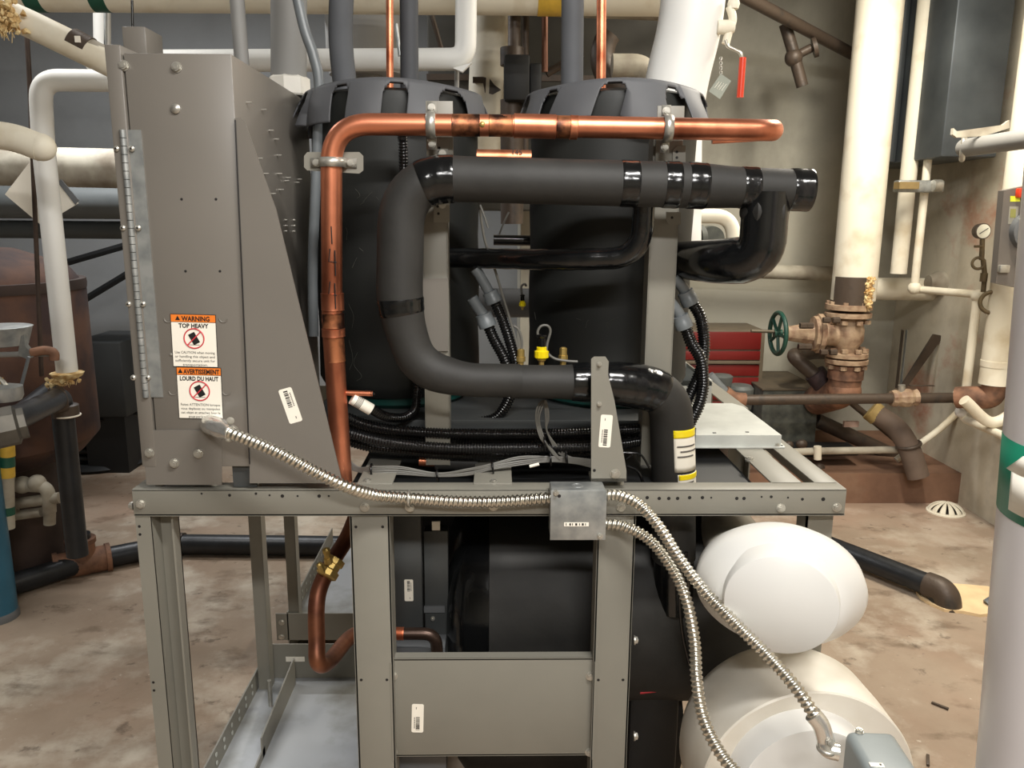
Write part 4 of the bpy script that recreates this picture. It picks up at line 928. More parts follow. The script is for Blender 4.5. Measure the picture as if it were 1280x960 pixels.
o, w, rr = pipe([(-60, 162), (20, 172), (52, 185)], 17, CREAM, 'cream lagged pipe with a rounded end at the left edge', 'lagged_pipe', 2.2, .05)
MB().ball(P(52, 184, 2.2), rr, (1, 1, 1)).build('rounded_end', CREAM, o)
pipe([(-60, 206), (200, 212)], 24, CREAMD, 'thick soiled lagged pipe running level behind the left pipes', 'lagged_pipe', 4.2)
pipe([(-60, 252), (200, 254)], 20, mat('grey_duct_pipe', (108, 112, 112), .5, 0, .08, 6), 'grey level pipe under the thick soiled pipe', 'level_pipe', 4.5)
pipe([(-60, 286), (200, 288)], 11, mat('dark_grey_pipe', (84, 88, 88), .5, 0, .08, 6), 'darker thin level pipe under the grey one on the left', 'level_pipe', 4.6)
pipe([(127, -10), (128, 70)], 10, WHITE, 'short white vertical pipe above the cabinet corner', 'lagged_pipe', 3.3)
pipe([(132, 0), (132, 70)], 2, GALV, 'steel hanger rod in front of the short white vertical pipe', 'rod', 3.2)
pipe([(32, 20), (37, 100), (52, 470)], 2.8, mat('rusty_rod', (72, 58, 50), .7, .3, .2, 20), 'long rusty rod standing in front of the brown tank', 'rod', 2.7)
pipe([(165, 0), (166, 40)], 1.6, BLACK, 'thin black rod above the little box on the cabinet', 'rod', 2.6)
pg = MB().prism(wt([(42, 196), (98, 254), (52, 282), (6, 243)], 2.75), (0, .002, 0)).build('paper_sheet', PAPER, None, label='white paper sheet hanging as a diamond behind the white vertical pipe', cat='paper')
MB().prism(wt([(72, 228), (76, 224), (98, 250), (94, 256)], 2.745), (0, .004, 0)).build('binder_strip', GREYBOX, pg)
# brown tank
q = P(10, 560, 3.2); Rt = .42
t = thing('water_tank', (q.x-.15, 3.3, 0), 'large rust brown cylindrical tank at the left edge', 'tank')
cx = P(100, 430, 3.3).x-Rt; zt3 = P(10, 312, 3.2).z; zb3 = P(10, 590, 3.2).z
b = MB(); b.lathe((cx, 3.3, zb3), Z, [(0, Rt*.5), (.05, Rt*.85), (.12, Rt), (zt3-zb3-.16, Rt), (zt3-zb3-.07, Rt*.85), (zt3-zb3, Rt*.4), (zt3-zb3+.01, .02)], 56); b.build('shell', RUSTD, t)
b = MB(); b.lathe((cx, 3.3, 0), Z, [(0, Rt*.6), (zb3+.06, Rt*.55)], 40); b.build('skirt', mat('dark_rust', (58, 44, 38), .8, 0, .2, 8), t)
MB().lathe((cx+.1, 3.1, zt3-.02), Z, [(0, .09), (.08, .09), (.1, .07), (.22, .05)], 20).build('top_fitting', IRON, t)
MB().lathe((cx, 3.3, P(10, 365, 3.2).z), Z, [(0, Rt*1.005), (.02, Rt*1.01), (.04, Rt*1.005)], 56).build('weld_band', mat('dark_rust', (58, 44, 38)), t)
# strainer funnel and small pipes left
o = thing('steel_funnel', P(10, 440, 2.5), 'grey sheet steel bucket before the brown tank at the left edge', 'bucket')
MB().lathe(P(4, 432, 2.5), Z, [(0, .05), (.004, .07), (.055, .085), (.06, .088), (.062, .08)], 30).build('bucket', GALV, o)
o, w, rr = pipe([(-30, 444), (66, 442)], 3.5, GREYLAG, 'thin pale tube level before the brown tank', 'small_pipe', 2.45)
MB().prism(wt([(22, 444), (26, 420), (30, 418), (31, 432), (42, 446), (34, 449)], 2.43), (0, .02, 0)).build('bracket', GALV, o)
MB().tube(spline(wt([(40, 441), (56, 438), (67, 441), (68, 450)], 2.44), 6), .014, 14).build('rusty_elbow', RUST, o)
pipe([(36, 446), (22, 500)], 2, GREYPVC, 'slim grey rod leaning under the small tube', 'rod', 2.4)
# black pipes with fittings, left
o, w, rr = pipe([(-30, 541, 1.9), (30, 518, 2.2), (76, 497, 2.6), (79, 520, 2.6), (97, 694, 2.6)], 14, IRONB, 'black steel pipe bending down at an elbow to a rusty floor tee', 'steel_pipe', 2.6, .06)
for (x, y, ax, Y) in ((72, 500, (1, .9, .1), 2.56), (82, 514, (0, 0, 1), 2.6)):
    MB().lathe(P(x, y, Y)-V(ax).normalized()*.02, ax, [(0, rr*1.05), (.002, rr*1.2), (.04, rr*1.2), (.043, rr*1.05)], 24).build('joint_collar', IRON, o)
MB().torus(P(84, 519, 2.6), Z, rr*1.15, .003).build('sealant_ring', PAPER, o)
pipe([(18, 522, 2.7), (62, 487, 3.0)], 11, IRONB, 'second black pipe stub behind the elbowed one', 'steel_pipe', 2.8)
o = thing('union_fitting', P(0, 530, 1.8), 'grey hexagonal union fitting at the left edge', 'fitting')
MB().lathe(P(-12, 538, 1.75), V((1, .6, .15)), [(0, .03), (.004, .046), (.05, .046), (.056, .036), (.07, .036)], 8).build('hex_body', TANP if False else mat('grey_iron', (96, 92, 84), .5, .5, .15, 20), o, ang=20)
MB().lathe(P(8, 500, 2.0), Z, [(0, .035), (.01, .04), (.035, .04), (.04, .02)], 20).build('steel_cap', GALV, o); MB().tube(spline(wt([(-10, 470), (0, 474), (9, 484), (10, 492)], 2.0), 5), .006, 8).build('bent_wire', ZINC, o); MB().box(P(-14, 484, 2.02), P(4, 472, 2.05)).build('yellow_tag', YBAND, o)
# floor tee and floor pipe
zp = .05
f = thing('floor_pipe', PZ(103, 703, 0), 'black pipe lying along the floor with a rusty tee', 'pipe')
a, c, d, e = PZ(-20, 742, zp), PZ(103, 703, zp), PZ(165, 686, zp), PZ(218, 680, zp); g_ = PZ(470, 683, zp)
rf_ = .045
MB().tube(fillet([a, c, e, g_], .08), rf_, 26).build('pipe_run', IRONB, f)
dd = (e-c).normalized(); MB().tube([c-dd*.10, c+dd*.10], rf_*1.25, 24).build('rusty_tee', RUST, f); MB().tube([c, c+Z*.10], rf_*1.22, 24).build('tee_branch', RUST, f)
for q in (c-dd*.10, c+dd*.10): ringat(f, q, dd, rf_*1.25, .02, RUST, 'collar', 1.12)
ringat(f, c+Z*.10, Z, rf_*1.22, .02, RUST, 'collar', 1.12)
ringat(f, e+(g_-e)*.02, g_-e, rf_, .05, IRON, 'collar', 1.15)
tp = c+Z*.09; MB().tube([tp, V((P(88, 600, 2.6).x*0+tp.x, tp.y, tp.z+.04))], rf_*.95, 20).build('pipe_stub', IRONB, f)
# blue column
q = PZ(-4, 772, 0); o = thing('blue_post', q, 'blue painted round post standing on the floor at the left edge', 'post')
rr = RR(24, q); MB().cyl(q, q+Z*(P(-4, 520, q.y).z), rr, seg=32).build('tube', BLUEP, o); MB().lathe(q, Z, [(0, rr*1.06), (.02, rr*1.06), (.03, rr)], 32).build('base_ring', GREYBOX, o)
# banded little pipe and pale fittings
o = thing('banded_pipe', P(10, 640, 2.9), 'small pale pipe with yellow and green bands beside the blue post', 'pipe')
b0 = P(8, 545, 2.9); b1 = P(10, 660, 2.9); MB().cyl(b1, b0, RR(8, b0), seg=20).build('tube', CREAMD, o)
for ya, yb4, m_ in ((556, 570, YBAND), (570, 583, GREENDK), (583, 596, YBAND), (633, 643, GREENDK)): MB().cyl(P(9, ya, 2.9), P(9.6, yb4, 2.9), RR(8.6, b0), seg=20).build('band', m_, o)
o = thing('pipe_fittings', P(40, 650, 3.0), 'cluster of pale plastered pipe fittings on the floor before the brown tank', 'fitting')
Yf = 3.05
for w, r_ in (([(12, 606), (60, 608), (62, 640)], 8), ([(16, 630), (75, 622)], 7), ([(16, 645), (52, 640)], 6), ([(62, 640), (62, 655)], 7)): MB().tube(fillet(wt(w, Yf), .04), RR(r_, P(40, 620, Yf)), 18).build('pipe_piece', CREAMD, o)
for x, y in ((12, 606), (28, 606), (46, 604), (12, 640)): MB().ball(P(x, y, Yf), RR(11, P(x, y, Yf))).build('coupling', CREAMD, o)
# dark things by the left rear wall
o = thing('equipment_box', P(120, 500, 4.6), 'dark grey equipment box near the rear wall on the left', 'box'); q0, q1 = P(92, 500, 4.6), P(150, 428, 4.6)
MB().box((q0.x, 4.6, .35), (q1.x, 5.1, q1.z), .01).build('housing', mat('charcoal_paint', (44, 46, 46), .6, 0, .1, 6), o); MB().box((q0.x+.03, 4.63, 0), (q1.x-.03, 5.07, .35)).build('plinth', DARK, o)
o = thing('hose_reel', P(125, 530, 4.3), 'dark reel with coiled hose on the floor left of the cabinet', 'reel')
c = V((P(125, 520, 4.9).x, 4.9, 0))
MB().lathe(c, Z, [(0, .30), (.02, .32), (.04, .30), (.05, .22), (.30, .22), (.31, .30), (.33, .32), (.35, .28)], 40).build('drum', DARK, o)
for k in range(5): MB().torus(c+Z*(.08+k*.045), Z, .24, .022).build('hose_loop', BLACK, o)
for x0, y0, x1, y1, l_ in ((60, 335, 160, 306, 'upper'), (60, 402, 160, 342, 'lower')):
    MB().tube(wt([(x0, y0), (x1, y1)], 5.3), .022, 8).build('diagonal_strut', DARK, None, label=f'{l_} of the two dark diagonal struts on the rear wall left of the cabinet', cat='strut')
# middle background
o = thing('dark_box', P(680, 250, 4.5), 'added dark box dimming the background behind the risers between the white elbow and the big white pipe', 'duct'); q0, q1 = P(537, 262, 4.35), P(836, 262, 4.35); MB().box((q0.x, 4.35, q0.z), (q1.x, 4.85, ZC), .01).build('duct_body', mat('dim_backdrop_grey', (66, 64, 58), .6, .2, .2, 3), o)  # added box, its dark colour stands in for the dim background
for k in range(3): MB().box((q0.x-.005, 4.34, q0.z+.2+k*.45), (q1.x+.005, 4.36, q0.z+.23+k*.45)).build('stiffener', IRON, o)
o, w, rr = pipe([(618, -40), (612, 60), (604, 240)], 24, CREAM, 'tall yellowed lagged column pipe seen between the compressors', 'lagged_pipe', 3.9)
random.seed(9); b = MB(); c = P(612, 106, 3.9)-Yv*(rr)
b.prism([P(x, y, 3.9-rr*.99) for x, y in ((591, 96), (604, 96), (612, 98), (618, 106), (626, 112), (616, 118), (606, 116), (604, 104), (591, 103))], (0, .02, 0)); b.build('torn_hole', IRON, o)
for x, r_, Y, lab in ((643, 8, 3.7, 'thick dark iron riser pipe behind the gap between compressors'), (657, 4.5, 3.8, 'slim dark riser right of the thick iron one')): pipe([(x, 10), (x-1, 230)], r_, IRON, lab, 'iron_pipe', Y)
pipe([(681, 10), (681, 90)], 4, mat('dull_copper', (110, 74, 56), .5, .6), 'dull copper pipe left of the grey riser', 'pipe', 3.2)
pipe([(683, 92), (728, 66)], 5, IRON, 'dark slanting pipe behind the grey riser', 'iron_pipe', 3.6)
o = thing('pump_motor', P(655, 130, 3.6), 'dark machinery block glimpsed between the compressors', 'pump'); MB().box(P(630, 125, 3.5), P(660, 82, 3.75), .01).build('block', DARK, o); MB().box(P(662, 140, 3.5), P(676, 84, 3.6), .01).build('fin', DARK, o); MB().cyl(P(640, 82, 3.6), P(640, 60, 3.6), .05).build('neck', IRON, o); MB().cyl(P(640, 125, 3.6), P(640, 280, 3.6), .05).build('stand', IRON, o)
o = thing('grey_vessel', P(460, 60, 3.5), 'rounded grey vessel glimpsed behind the risers above the left compressor', 'vessel')
MB().lathe(P(460, 95, 3.6), Z, [(0, .16), (.05, .17), (.3, .17), (.36, .12), (.4, .03)], 32).build('shell', GREYLAG, o); MB().cyl(P(460, 95, 3.6)-Z*1.6, P(460, 95, 3.6), .06).build('stem', GREYLAG, o)
pipe([(540, 20), (552, 62)], 3, IRON, 'thin dark pipe behind the white elbow', 'iron_pipe', 3.4)
o = thing('dark_elbow', P(800, 60, 3.5), 'dark iron ring pipe in the shade left of the big white pipe', 'pipe')
MB().torus(P(795, 70, 3.5), (0, 1, 0), .14, .05, 30, math.pi*.5, math.pi*1.7).build('bend', IRON, o)
pipe([(765, 82), (812, 82), (812, 130)], 14, CREAMD, 'pale lagged elbow just behind the right compressor top', 'lagged_pipe', 3.4, .08)
# window-like gap right of the right upright: cream elbow and two dull discs
pipe([(820, 270), (916, 270), (918, 345)], 9, CREAM, 'cream elbow pipe seen through the black pipe loop', 'lagged_pipe', 2.9, .07)
o = thing('flange_pair', P(885, 300, 2.8), 'two grey green flange discs seen through the black pipe loop', 'flange')
MB().lathe(P(890, 299, 2.8), (0, 1, 0), [(0, RR(16, P(890, 299, 2.8))), (.03, RR(17, P(890, 299, 2.8)))], 32).build('disc', OLDBOX, o); MB().lathe(P(869, 299, 2.8), (.9, .3, 0), [(0, .05), (.02, .05)], 32).build('disc', OLDBOX, o); MB().box(P(852, 303, 2.8), P(862, 285, 2.85)).build('clasp', BLACK, o)
# ================================================================== RIGHT HAND WALL AREA
pipe([(830, 335), (1060, 343)], 9, CREAMD, 'grimy level pipe along the rear wall behind the black pipe loop', 'lagged_pipe', 4.75)
q = P(1066, 352, 4.15)
mp_ = thing('main_riser', q, 'big cream lagged riser with a bare rusty patch above the gate valve', 'pipe')
top = V((q.x, q.y, ZC)); rm = RR(29, P(1072, 200, 4.15))*.94
MB().cyl(P(1066, 375, 4.15)+V((.0, 0, 0)), V((P(1066, 375, 4.15).x, 4.15, ZC)), rm, seg=40).build('lagging', CREAM, mp_)
xm = P(1064, 375, 4.15).x
b = MB(); b.grid([[V((xm-math.sin(math.radians(a))*rm*1.01, 4.15-math.cos(math.radians(a))*rm*1.01, z)) for a in range(-16, 78, 6)] for z in (P(1064, 382, 4.1).z, P(1064, 346, 4.1).z)]); b.build('bare_patch', IRON, mp_)
b = MB(); random.seed(2)
for k in range(12): tuft(b, V((xm+rm*.33+.01*math.sin(k*2), 4.15-rm*1.0, P(1064, 380, 4.1).z+.012*k)), .014, .01, .012, 12, k)
b.build('torn_fibre', INSUL, mp_)
# gate valve
gv = thing('gate_valve', P(1062, 470, 4.1), 'tan painted gate valve with bolted flanges, on the big cream riser', 'valve')
k1 = RR(1, P(1062, 410, 4.12)); Yg2 = 4.12
def fl(x, y, r_, h_, m=TANP):
    c = P(x, y, Yg2); c.y = 4.15; MB().lathe(c-Z*h_*k1/2, Z, [(0, r_*k1*.97), (.002, r_*k1), (h_*k1-.002, r_*k1), (h_*k1, r_*k1*.97)], 40).build('flange', m, gv); return c
fl(1064, 384, 28, 7); c = fl(1063, 394, 28, 6)
for k in range(8):
    a = 2*math.pi*(k+.3)/8; q = c+V((math.cos(a)*23*k1, math.sin(a)*23*k1, 0)); b = MB(); b.hexb(q+Z*.05, Z, .018, .02); b.hexb(q-Z*.045, Z, .018, .02); b.build('flange_bolt', TANP, gv)
fl(1061, 444, 26, 6); c = fl(1061, 452, 26, 6)
for k in range(8):
    a = 2*math.pi*(k+.3)/8; q = c+V((math.cos(a)*21*k1, math.sin(a)*21*k1, 0)); b = MB(); b.hexb(q+Z*.05, Z, .018, .02); b.hexb(q-Z*.04, Z, .018, .02); b.build('flange_bolt', TANP, gv)
cx_ = P(1062, 418, Yg2).x; zc_ = P(1062, 418, Yg2).z
b = MB(); b.lathe((cx_, 4.15, P(1062, 442, Yg2).z), Z, [(0, 14*k1), (8*k1, 15*k1), (16*k1, 20*k1), (30*k1, 20*k1), (40*k1, 17*k1), (48*k1, 15*k1)], 32)
b.lathe((cx_, 4.15, zc_), (-1, 0, 0), [(0, 17*k1), (25*k1, 15*k1), (32*k1, 15*k1)], 28); b.build('body', TANP, gv)
b = MB(); b.lathe((cx_-32*k1, 4.15, zc_), (-1, 0, 0), [(0, 24*k1), (.003, 25*k1), (6*k1, 25*k1), (6.5*k1, 25*k1), (7*k1, 22*k1), (12*k1, 22*k1), (13*k1, 14*k1), (44*k1, 9*k1), (46*k1, 5*k1)], 12, ell=(1, .8)); b.build('bonnet', TANP, gv, ang=25)
for dx in (30, 42, 62, 70):
    for s in (-1, 1): MB().hexb((cx_-dx*k1, 4.05, zc_+s*(20 if dx < 50 else 13)*k1), (1, 0, 0), .016, .035).build('bonnet_bolt', IRON, gv)
MB().cyl((cx_-44*k1, 4.15, zc_+1*k1), (cx_-122*k1, 4.15, zc_+3*k1), 2.2*k1, seg=12).build('stem', GREYBOX if False else mat('dull_stem', (104, 96, 82), .5, .5), gv)
hc = V((cx_-88*k1, 4.15, zc_)); hw_ = MB(); axh = V((1, .05, 0))
hw_.torus(hc, axh, 26*k1, 2.8*k1, 40)
ah = axh.normalized(); uh = Z; wh = ah.cross(uh)
for k in range(5):
    a = 2*math.pi*k/5+.4; hw_.cyl(hc, hc+(uh*math.cos(a)+wh*math.sin(a))*23*k1, 2.2*k1, seg=8)
hw_.lathe(hc-ah*5*k1, ah, [(0, 5*k1), (10*k1, 5*k1)], 14); hw_.build('handwheel', GREENP, gv)
# rusty elbow under the valve and the dark branch
el = thing('rusty_elbow', P(1050, 490, 4.1), 'reddish rusty elbow pipe below the gate valve', 'pipe')
e0 = V((P(1061, 457, Yg2).x, 4.15, P(1061, 457, Yg2).z)); ec = V((e0.x, 4.15, P(1052, 488, Yg2).z))
MB().tube(fillet([e0, e0-Z*.15, e0+V((-.04, .25, -.25))], .10), 20*k1, 32).build('elbow', RUST, el)
MB().ball(e0-Z*.14, 21*k1, (1, 1, .9)).build('elbow_heel', RUST, el); ringat(el, e0-Z*.05, Z, 20*k1, .05, RUST, 'collar', 1.08)
db = thing('branch_pipe', P(1000, 450, 4.2), 'dark iron branch pipe with an elbow beside the gate valve', 'pipe')
MB().tube(fillet([P(1045, 505, 4.3), P(1020, 470, 4.3), P(990, 444, 4.35), P(1020, 440, 4.6), P(1050, 442, 4.7)], .05), 9.5*k1, 24).build('pipe_run', IRON, db)
MB().tube([P(1038, 490, 4.28), P(1018, 466, 4.3)], 14*k1, 24).build('dark_coupling', mat('purple_iron', (62, 48, 50), .6, .2, .2, 20), db)
# two slim cream risers and the level cream pipe
c2_ = P(1123, 342, 4.3); o = thing('slim_riser', c2_, 'cream lagged riser of medium width right of the big riser', 'pipe')
MB().cyl(c2_, V((c2_.x, 4.3, ZC)), RR(10, P(1140, 150, 4.3)), seg=28).build('lagging', CREAM, o)
c3 = P(1143, 358, 4.2); o2 = thing('slim_riser', c3, 'thin cream riser, slimmest of the three tall ones at the right', 'pipe')
MB().cyl(c3, V((c3.x, 4.2, P(1190, 10, 4.2).z)), RR(5, P(1165, 180, 4.2)), seg=20).build('tube', CREAM, o2); MB().cyl(V((c3.x, 4.2, P(1190, 10, 4.2).z)), V((c3.x, 4.2, P(1190, -8, 4.2).z)), RR(8, c3), seg=16).build('coupling', CREAM, o2)
MB().tube(fillet([c3+Z*.02, c3-Z*.02, P(1150, 362, 4.2), P(1222, 368, 3.85)], .02), RR(4.6, c3), 16).build('level_tube', CREAM, o2); MB().ball(P(1143, 360, 4.2), RR(8, c3)).build('elbow', CREAM, o2)
d0 = P(1222, 370, 3.85); MB().tube([d0, V((d0.x, 3.85, P(1200, 515, 3.85).z))], RR(5.5, d0), 18).build('drop_tube', CREAM, o2); MB().ball(d0, RR(8, d0)).build('elbow', CREAM, o2)
o = thing('rail_clamp', P(1145, 236, 4.15), 'brass coloured clamp bar tying the slim cream risers together', 'clamp')
MB().box(P(1122, 240, 4.12), P(1174, 226, 4.18), .01).build('bar', GALV, o); MB().box(P(1124, 236, 4.08), P(1142, 228, 4.14)).build('brass_block', mat('tarnished_brass', (150, 128, 84), .6, .3, .1, 20), o); MB().cyl(P(1166, 232, 4.1), P(1176, 232, 4.1), .03, seg=12).build('bolt_head', ZINC, o)
o, w, rr = pipe([(1085, 361), (1200, 362)], 14, CREAM, 'short thick cream pipe running right from the main riser', 'lagged_pipe', 4.6)
MB().cyl(P(1196, 358, 4.55), P(1210, 358, 4.55), rr*.5, seg=20).build('bare_end', IRON, o)
MB().lathe(P(1160, 354, 4.5), (1, 0, 0), [(0, rr*.7), (.05, rr*1.05), (.18, rr), (.24, rr*.6)], 24).build('lagging_lump', CREAMD, o)
# sheet metal duct at the upper right
o = thing('sheet_duct', P(1160, 200, 4.3), 'blue grey sheet metal duct hanging at the upper right', 'duct')
q0, q1 = P(1176, 196, 4.0), P(1246, 196, 4.0)
MB().box((q0.x, 4.0, q0.z), (q1.x, 4.9, ZC), .01).build('duct_body', DUCT, o)
MB().box((P(1112, 200, 4.45).x, 4.45, P(1112, 203, 4.45).z), (q0.x, 4.9, ZC-.35), .01).build('side_duct', mat('dark_box', (70, 74, 76), .5, .3, .1, 4), o)
# steel hanger pipe, diagonal
pipe([(905, -18, 3.9), (1074, 72, 4.6)], 7.5, IRON, 'dark iron pipe slanting across the upper right corner', 'iron_pipe', 4.2)
o = thing('hanging_valve', P(1000, 108, 4.3), 'old small valve with a round handle hanging from the slanting pipe', 'valve')
MB().tube(wt([(981, 30), (990, 60), (1003, 108)], 4.3), .03, 12).build('tube', IRON, o); MB().tube(wt([(990, 72), (1014, 60)], 4.3), .022, 12).build('branch', IRON, o); MB().lathe(P(1016, 60, 4.3), (1, -.3, .3), [(0, .05), (.02, .05)], 16).build('round_handle', IRON, o); MB().ball(P(992, 72, 4.3), .045).build('body', IRON, o)
# far right column pipe, horizontal grey pipe, disconnect
c4 = P(1243, 480, 3.7); o = thing('column_pipe', c4, 'wide cream lagged column pipe at the right edge', 'pipe')
MB().cyl(c4, V((c4.x, 3.7, ZC)), RR(18, c4), seg=36).build('lagging', CREAM, o); ringat(o, c4+Z*.10, Z, RR(18, c4), .03, CREAM, 'seam_band', 1.03)
MB().tube(fillet([c4-Z*.0, c4-Z*.07, P(1216, 496, 3.75), P(1196, 497, 3.8)], .04), RR(14, c4), 24).build('rusty_elbow', RUST, o)
o, w, rr = pipe([(1205, 185, 3.6), (1320, 168, 3.0)], 12, GREYLAG, 'grey pipe with peeled cover at the upper right', 'grey_pipe', 3.4)
b = MB(); b.prism(wt([(1192, 160), (1196, 164), (1254, 156), (1262, 150), (1262, 160), (1230, 170), (1196, 172), (1191, 168)], 3.45), (0, .02, 0)); b.build('peeled_cover', CREAMD, o)
MB().torus(P(1204, 186, 3.6), (1, -.6, 0), RR(13, P(1204, 186, 3.6)), .012).build('steel_ring', ZINC, o)
o = thing('disconnect_switch', P(1265, 358, 2.9), 'dark grey electrical disconnect box with a red top at the right edge', 'switch')
Yd = 2.9; q0, q1 = P(1250, 352, Yd), P(1320, 236, Yd)
MB().prism(wt([(1255, 238), (1330, 222), (1330, 372), (1245, 354)], Yd), (0, .035, 0)).build('enclosure', mat('dark_enclosure', (112, 106, 100), .45, .1, .05, 10), o)
for pts_, m_, nm in (([(1263, 245), (1275, 245), (1275, 252), (1263, 252)], mat('lime_sticker', (226, 234, 62), .5), 'yellow_sticker'), ([(1262, 258), (1273, 258), (1272, 280), (1260, 280)], mat('pale_plate', (160, 156, 142), .5), 'nameplate'), ([(1263.5, 261), (1270, 261), (1269.5, 272), (1262.5, 272)], mat('olive_plate', (150, 148, 84), .5), 'rating_mark')):
    MB().prism(wt(pts_, Yd-.001-.001*(nm == 'rating_mark')), (0, .001, 0)).build(nm, m_, o)
MB().box(P(1273, 247, Yd-.02), P(1300, 236, Yd+.02), .004).build('red_handle', REDH, o); MB().box(P(1250, 341, Yd-.02), P(1259, 331, Yd), .003).build('latch', ZINC, o); MB().lathe(P(1285, 288, Yd), (0, -1, 0), [(0, .07), (.03, .07), (.035, .05)], 24).build('dial', GREYBOX, o); MB().box(P(1271, 333, Yd-.01), P(1275, 320, Yd), .003).build('hook', ZINC, o)
# pressure gauge on its siphon
g = thing('pressure_gauge', P(1227, 372, 3.75), 'round white pressure gauge on a coiled rusty siphon pipe', 'gauge')
c = P(1228, 289, 3.75); Rg = RR(10, c); OLDB = mat('old_bronze', (112, 98, 74), .6, .4, .2, 20)
MB().lathe(c+Yv*.03, (0, -1, 0), [(0, Rg*.9), (.03, Rg), (.036, Rg*1.0), (.038, Rg*.88)], 32).build('case', IRON, g); gf = MB().lathe(c-Yv*.0085, (0, -1, 0), [(0, Rg*.86), (.001, Rg*.86)], 32).build('dial_face', GAUGEW, g)
MB().tube([c+V((-.018, -.0105, -.012)), c+V((.02, -.0105, .014))], .0018, 6).build('needle', INK, gf)
MB().tube(wt([(1228, 299), (1227, 325)], 3.75), RR(3, c), 12).build('stem', OLDB, g); MB().tube(wt([(1218, 308), (1228, 308)], 3.73), RR(1.6, c), 8).build('cock_lever', OLDB, g)
MB().torus(P(1223, 329, 3.75), (.3, 1, 0), RR(7, c), RR(1.8, c)).build('siphon_loop', OLDB, g); MB().tube(wt([(1229, 325), (1231, 345), (1229, 365)], 3.75), RR(3, c), 12).build('lower_stem', OLDB, g); MB().lathe(P(1229, 352, 3.75), Z, [(0, RR(4.5, c)), (.04, RR(4.5, c))], 8).build('hex_union', OLDB, g)
MB().torus(P(1240, 378, 3.7), (.5, 1, 0), RR(13, c), RR(2.6, c), 30).build('coil', OLDB, g)
# long dark level pipe with its valve
l = thing('iron_pipe', P(1050, 498, 3.9), 'long dark iron pipe running level from the red joint to the rusty elbow', 'pipe')
Yl = 3.95
MB().tube(wt([(925, 500), (1215, 497)], Yl), RR(6.5, P(1050, 498, Yl)), 22).build('pipe_run', IRON, l)
MB().tube(fillet(wt([(886, 470), (908, 494), (930, 500)], Yl), .04), RR(7, P(900, 490, Yl)), 18).build('bent_end', GREYPVC, l); MB().tube(spline(wt([(905, 490), (916, 498), (931, 500)], Yl), 5), RR(9, P(910, 496, Yl)), 20).build('red_joint', RUST, l)
MB().lathe(P(1114, 498, Yl), P(1146, 497, Yl)-P(1114, 498, Yl), [(0, .04), (.02, .045), (.04, .038), (.06, .048), (.09, .048), (.11, .038), (.13, .045)], 10).build('ball_valve', TANP, l, ang=25)
MB().box(P(1138, 483, Yl), P(1166, 481, Yl+.02)).build('lever', IRON, l); MB().torus(P(1198, 497, Yl), (1, 0, 0), .038, .012).build('white_collar', CREAM, l); MB().cyl(P(1127, 490, Yl), P(1127, 481, Yl), .018, seg=10).build('valve_stem', ZINC, l)
# wall struts
MB().box(P(1122, 486, 4.5), P(1127, 412, 4.53)).build('wall_strut', IRON, None, label='upright steel strut on the wall left of the slanting one', cat='strut')
MB().box(P(1127, 486, 4.5), P(1132, 412, 4.52)).build('wall_strut', GALV, None, label='pale upright steel strip beside the dark strut', cat='strut')
MB().prism(wt([(1128, 482), (1168, 418), (1180, 420), (1134, 484)], 4.45), (0, .02, 0)).build('slanting_strut', IRON, None, label='dark steel strut slanting up the right wall', cat='strut')
# lagged dark pipes slumping down behind
s = thing('sagging_pipe', P(1140, 590, 4.0), 'fat grey brown lagged pipe slanting down to the concrete pad', 'pipe')
MB().tube(spline([P(1092, 515, 4.2), P(1120, 535, 4.1), P(1136, 560, 4.05), P(1148, 596, 4.02)], 8), RR(13, P(1120, 540, 4.1)), 22).build('lagging', CREAMD if False else mat('brown_lagging', (104, 88, 76), .75, 0, .1, 12, bump=.2), s); MB().torus(P(1136, 556, 4.05), (.3, 0, -1), RR(13, P(1136, 556, 4.05)), .01).build('strap', IRON, s)
MB().tube(spline([P(1088, 512, 4.2), P(1098, 520, 4.18)], 4), RR(13.5, P(1092, 515, 4.2)), 22).build('yellow_band', mat('ochre_lagging', (170, 146, 92), .7, 0, .1, 20), s)
pipe([(1060, 500), (1140, 566)], 4, IRON, 'thin dark pipe slanting down behind the fat lagged one', 'iron_pipe', 4.25); pipe([(1020, 525), (1130, 575)], 9, IRON, 'dark sooty pipe sloping in the shade right of the dusty cabinet', 'iron_pipe', 4.45)
pipe([(1120, 575), (1170, 540), (1205, 508)], 4, CREAM, 'slim cream pipe slanting up to the wall at the right', 'cream_pipe', 4.2, spl=True)
pipe([(940, 568), (1010, 564), (1130, 562)], 4.5, CREAMD, 'slim dusty pipe lying along the top of the concrete pad', 'pad_pipe', 4.1)
o, w, rr = pipe([(1201, 515, 3.85), (1206, 524, 3.85), (1290, 560, 3.3)], 5, CREAM, 'cream pipe descending right from the white elbow', 'cream_pipe', 3.6, .02); MB().ball(w[0], RR(7, w[0])).build('elbow', WPVC, o)
pipe([(1205, 500), (1240, 528), (1275, 505), (1290, 460)], 7, CREAM, 'cream hose sagging in a loop at the right wall', 'sagging_hose', 3.6, spl=True)
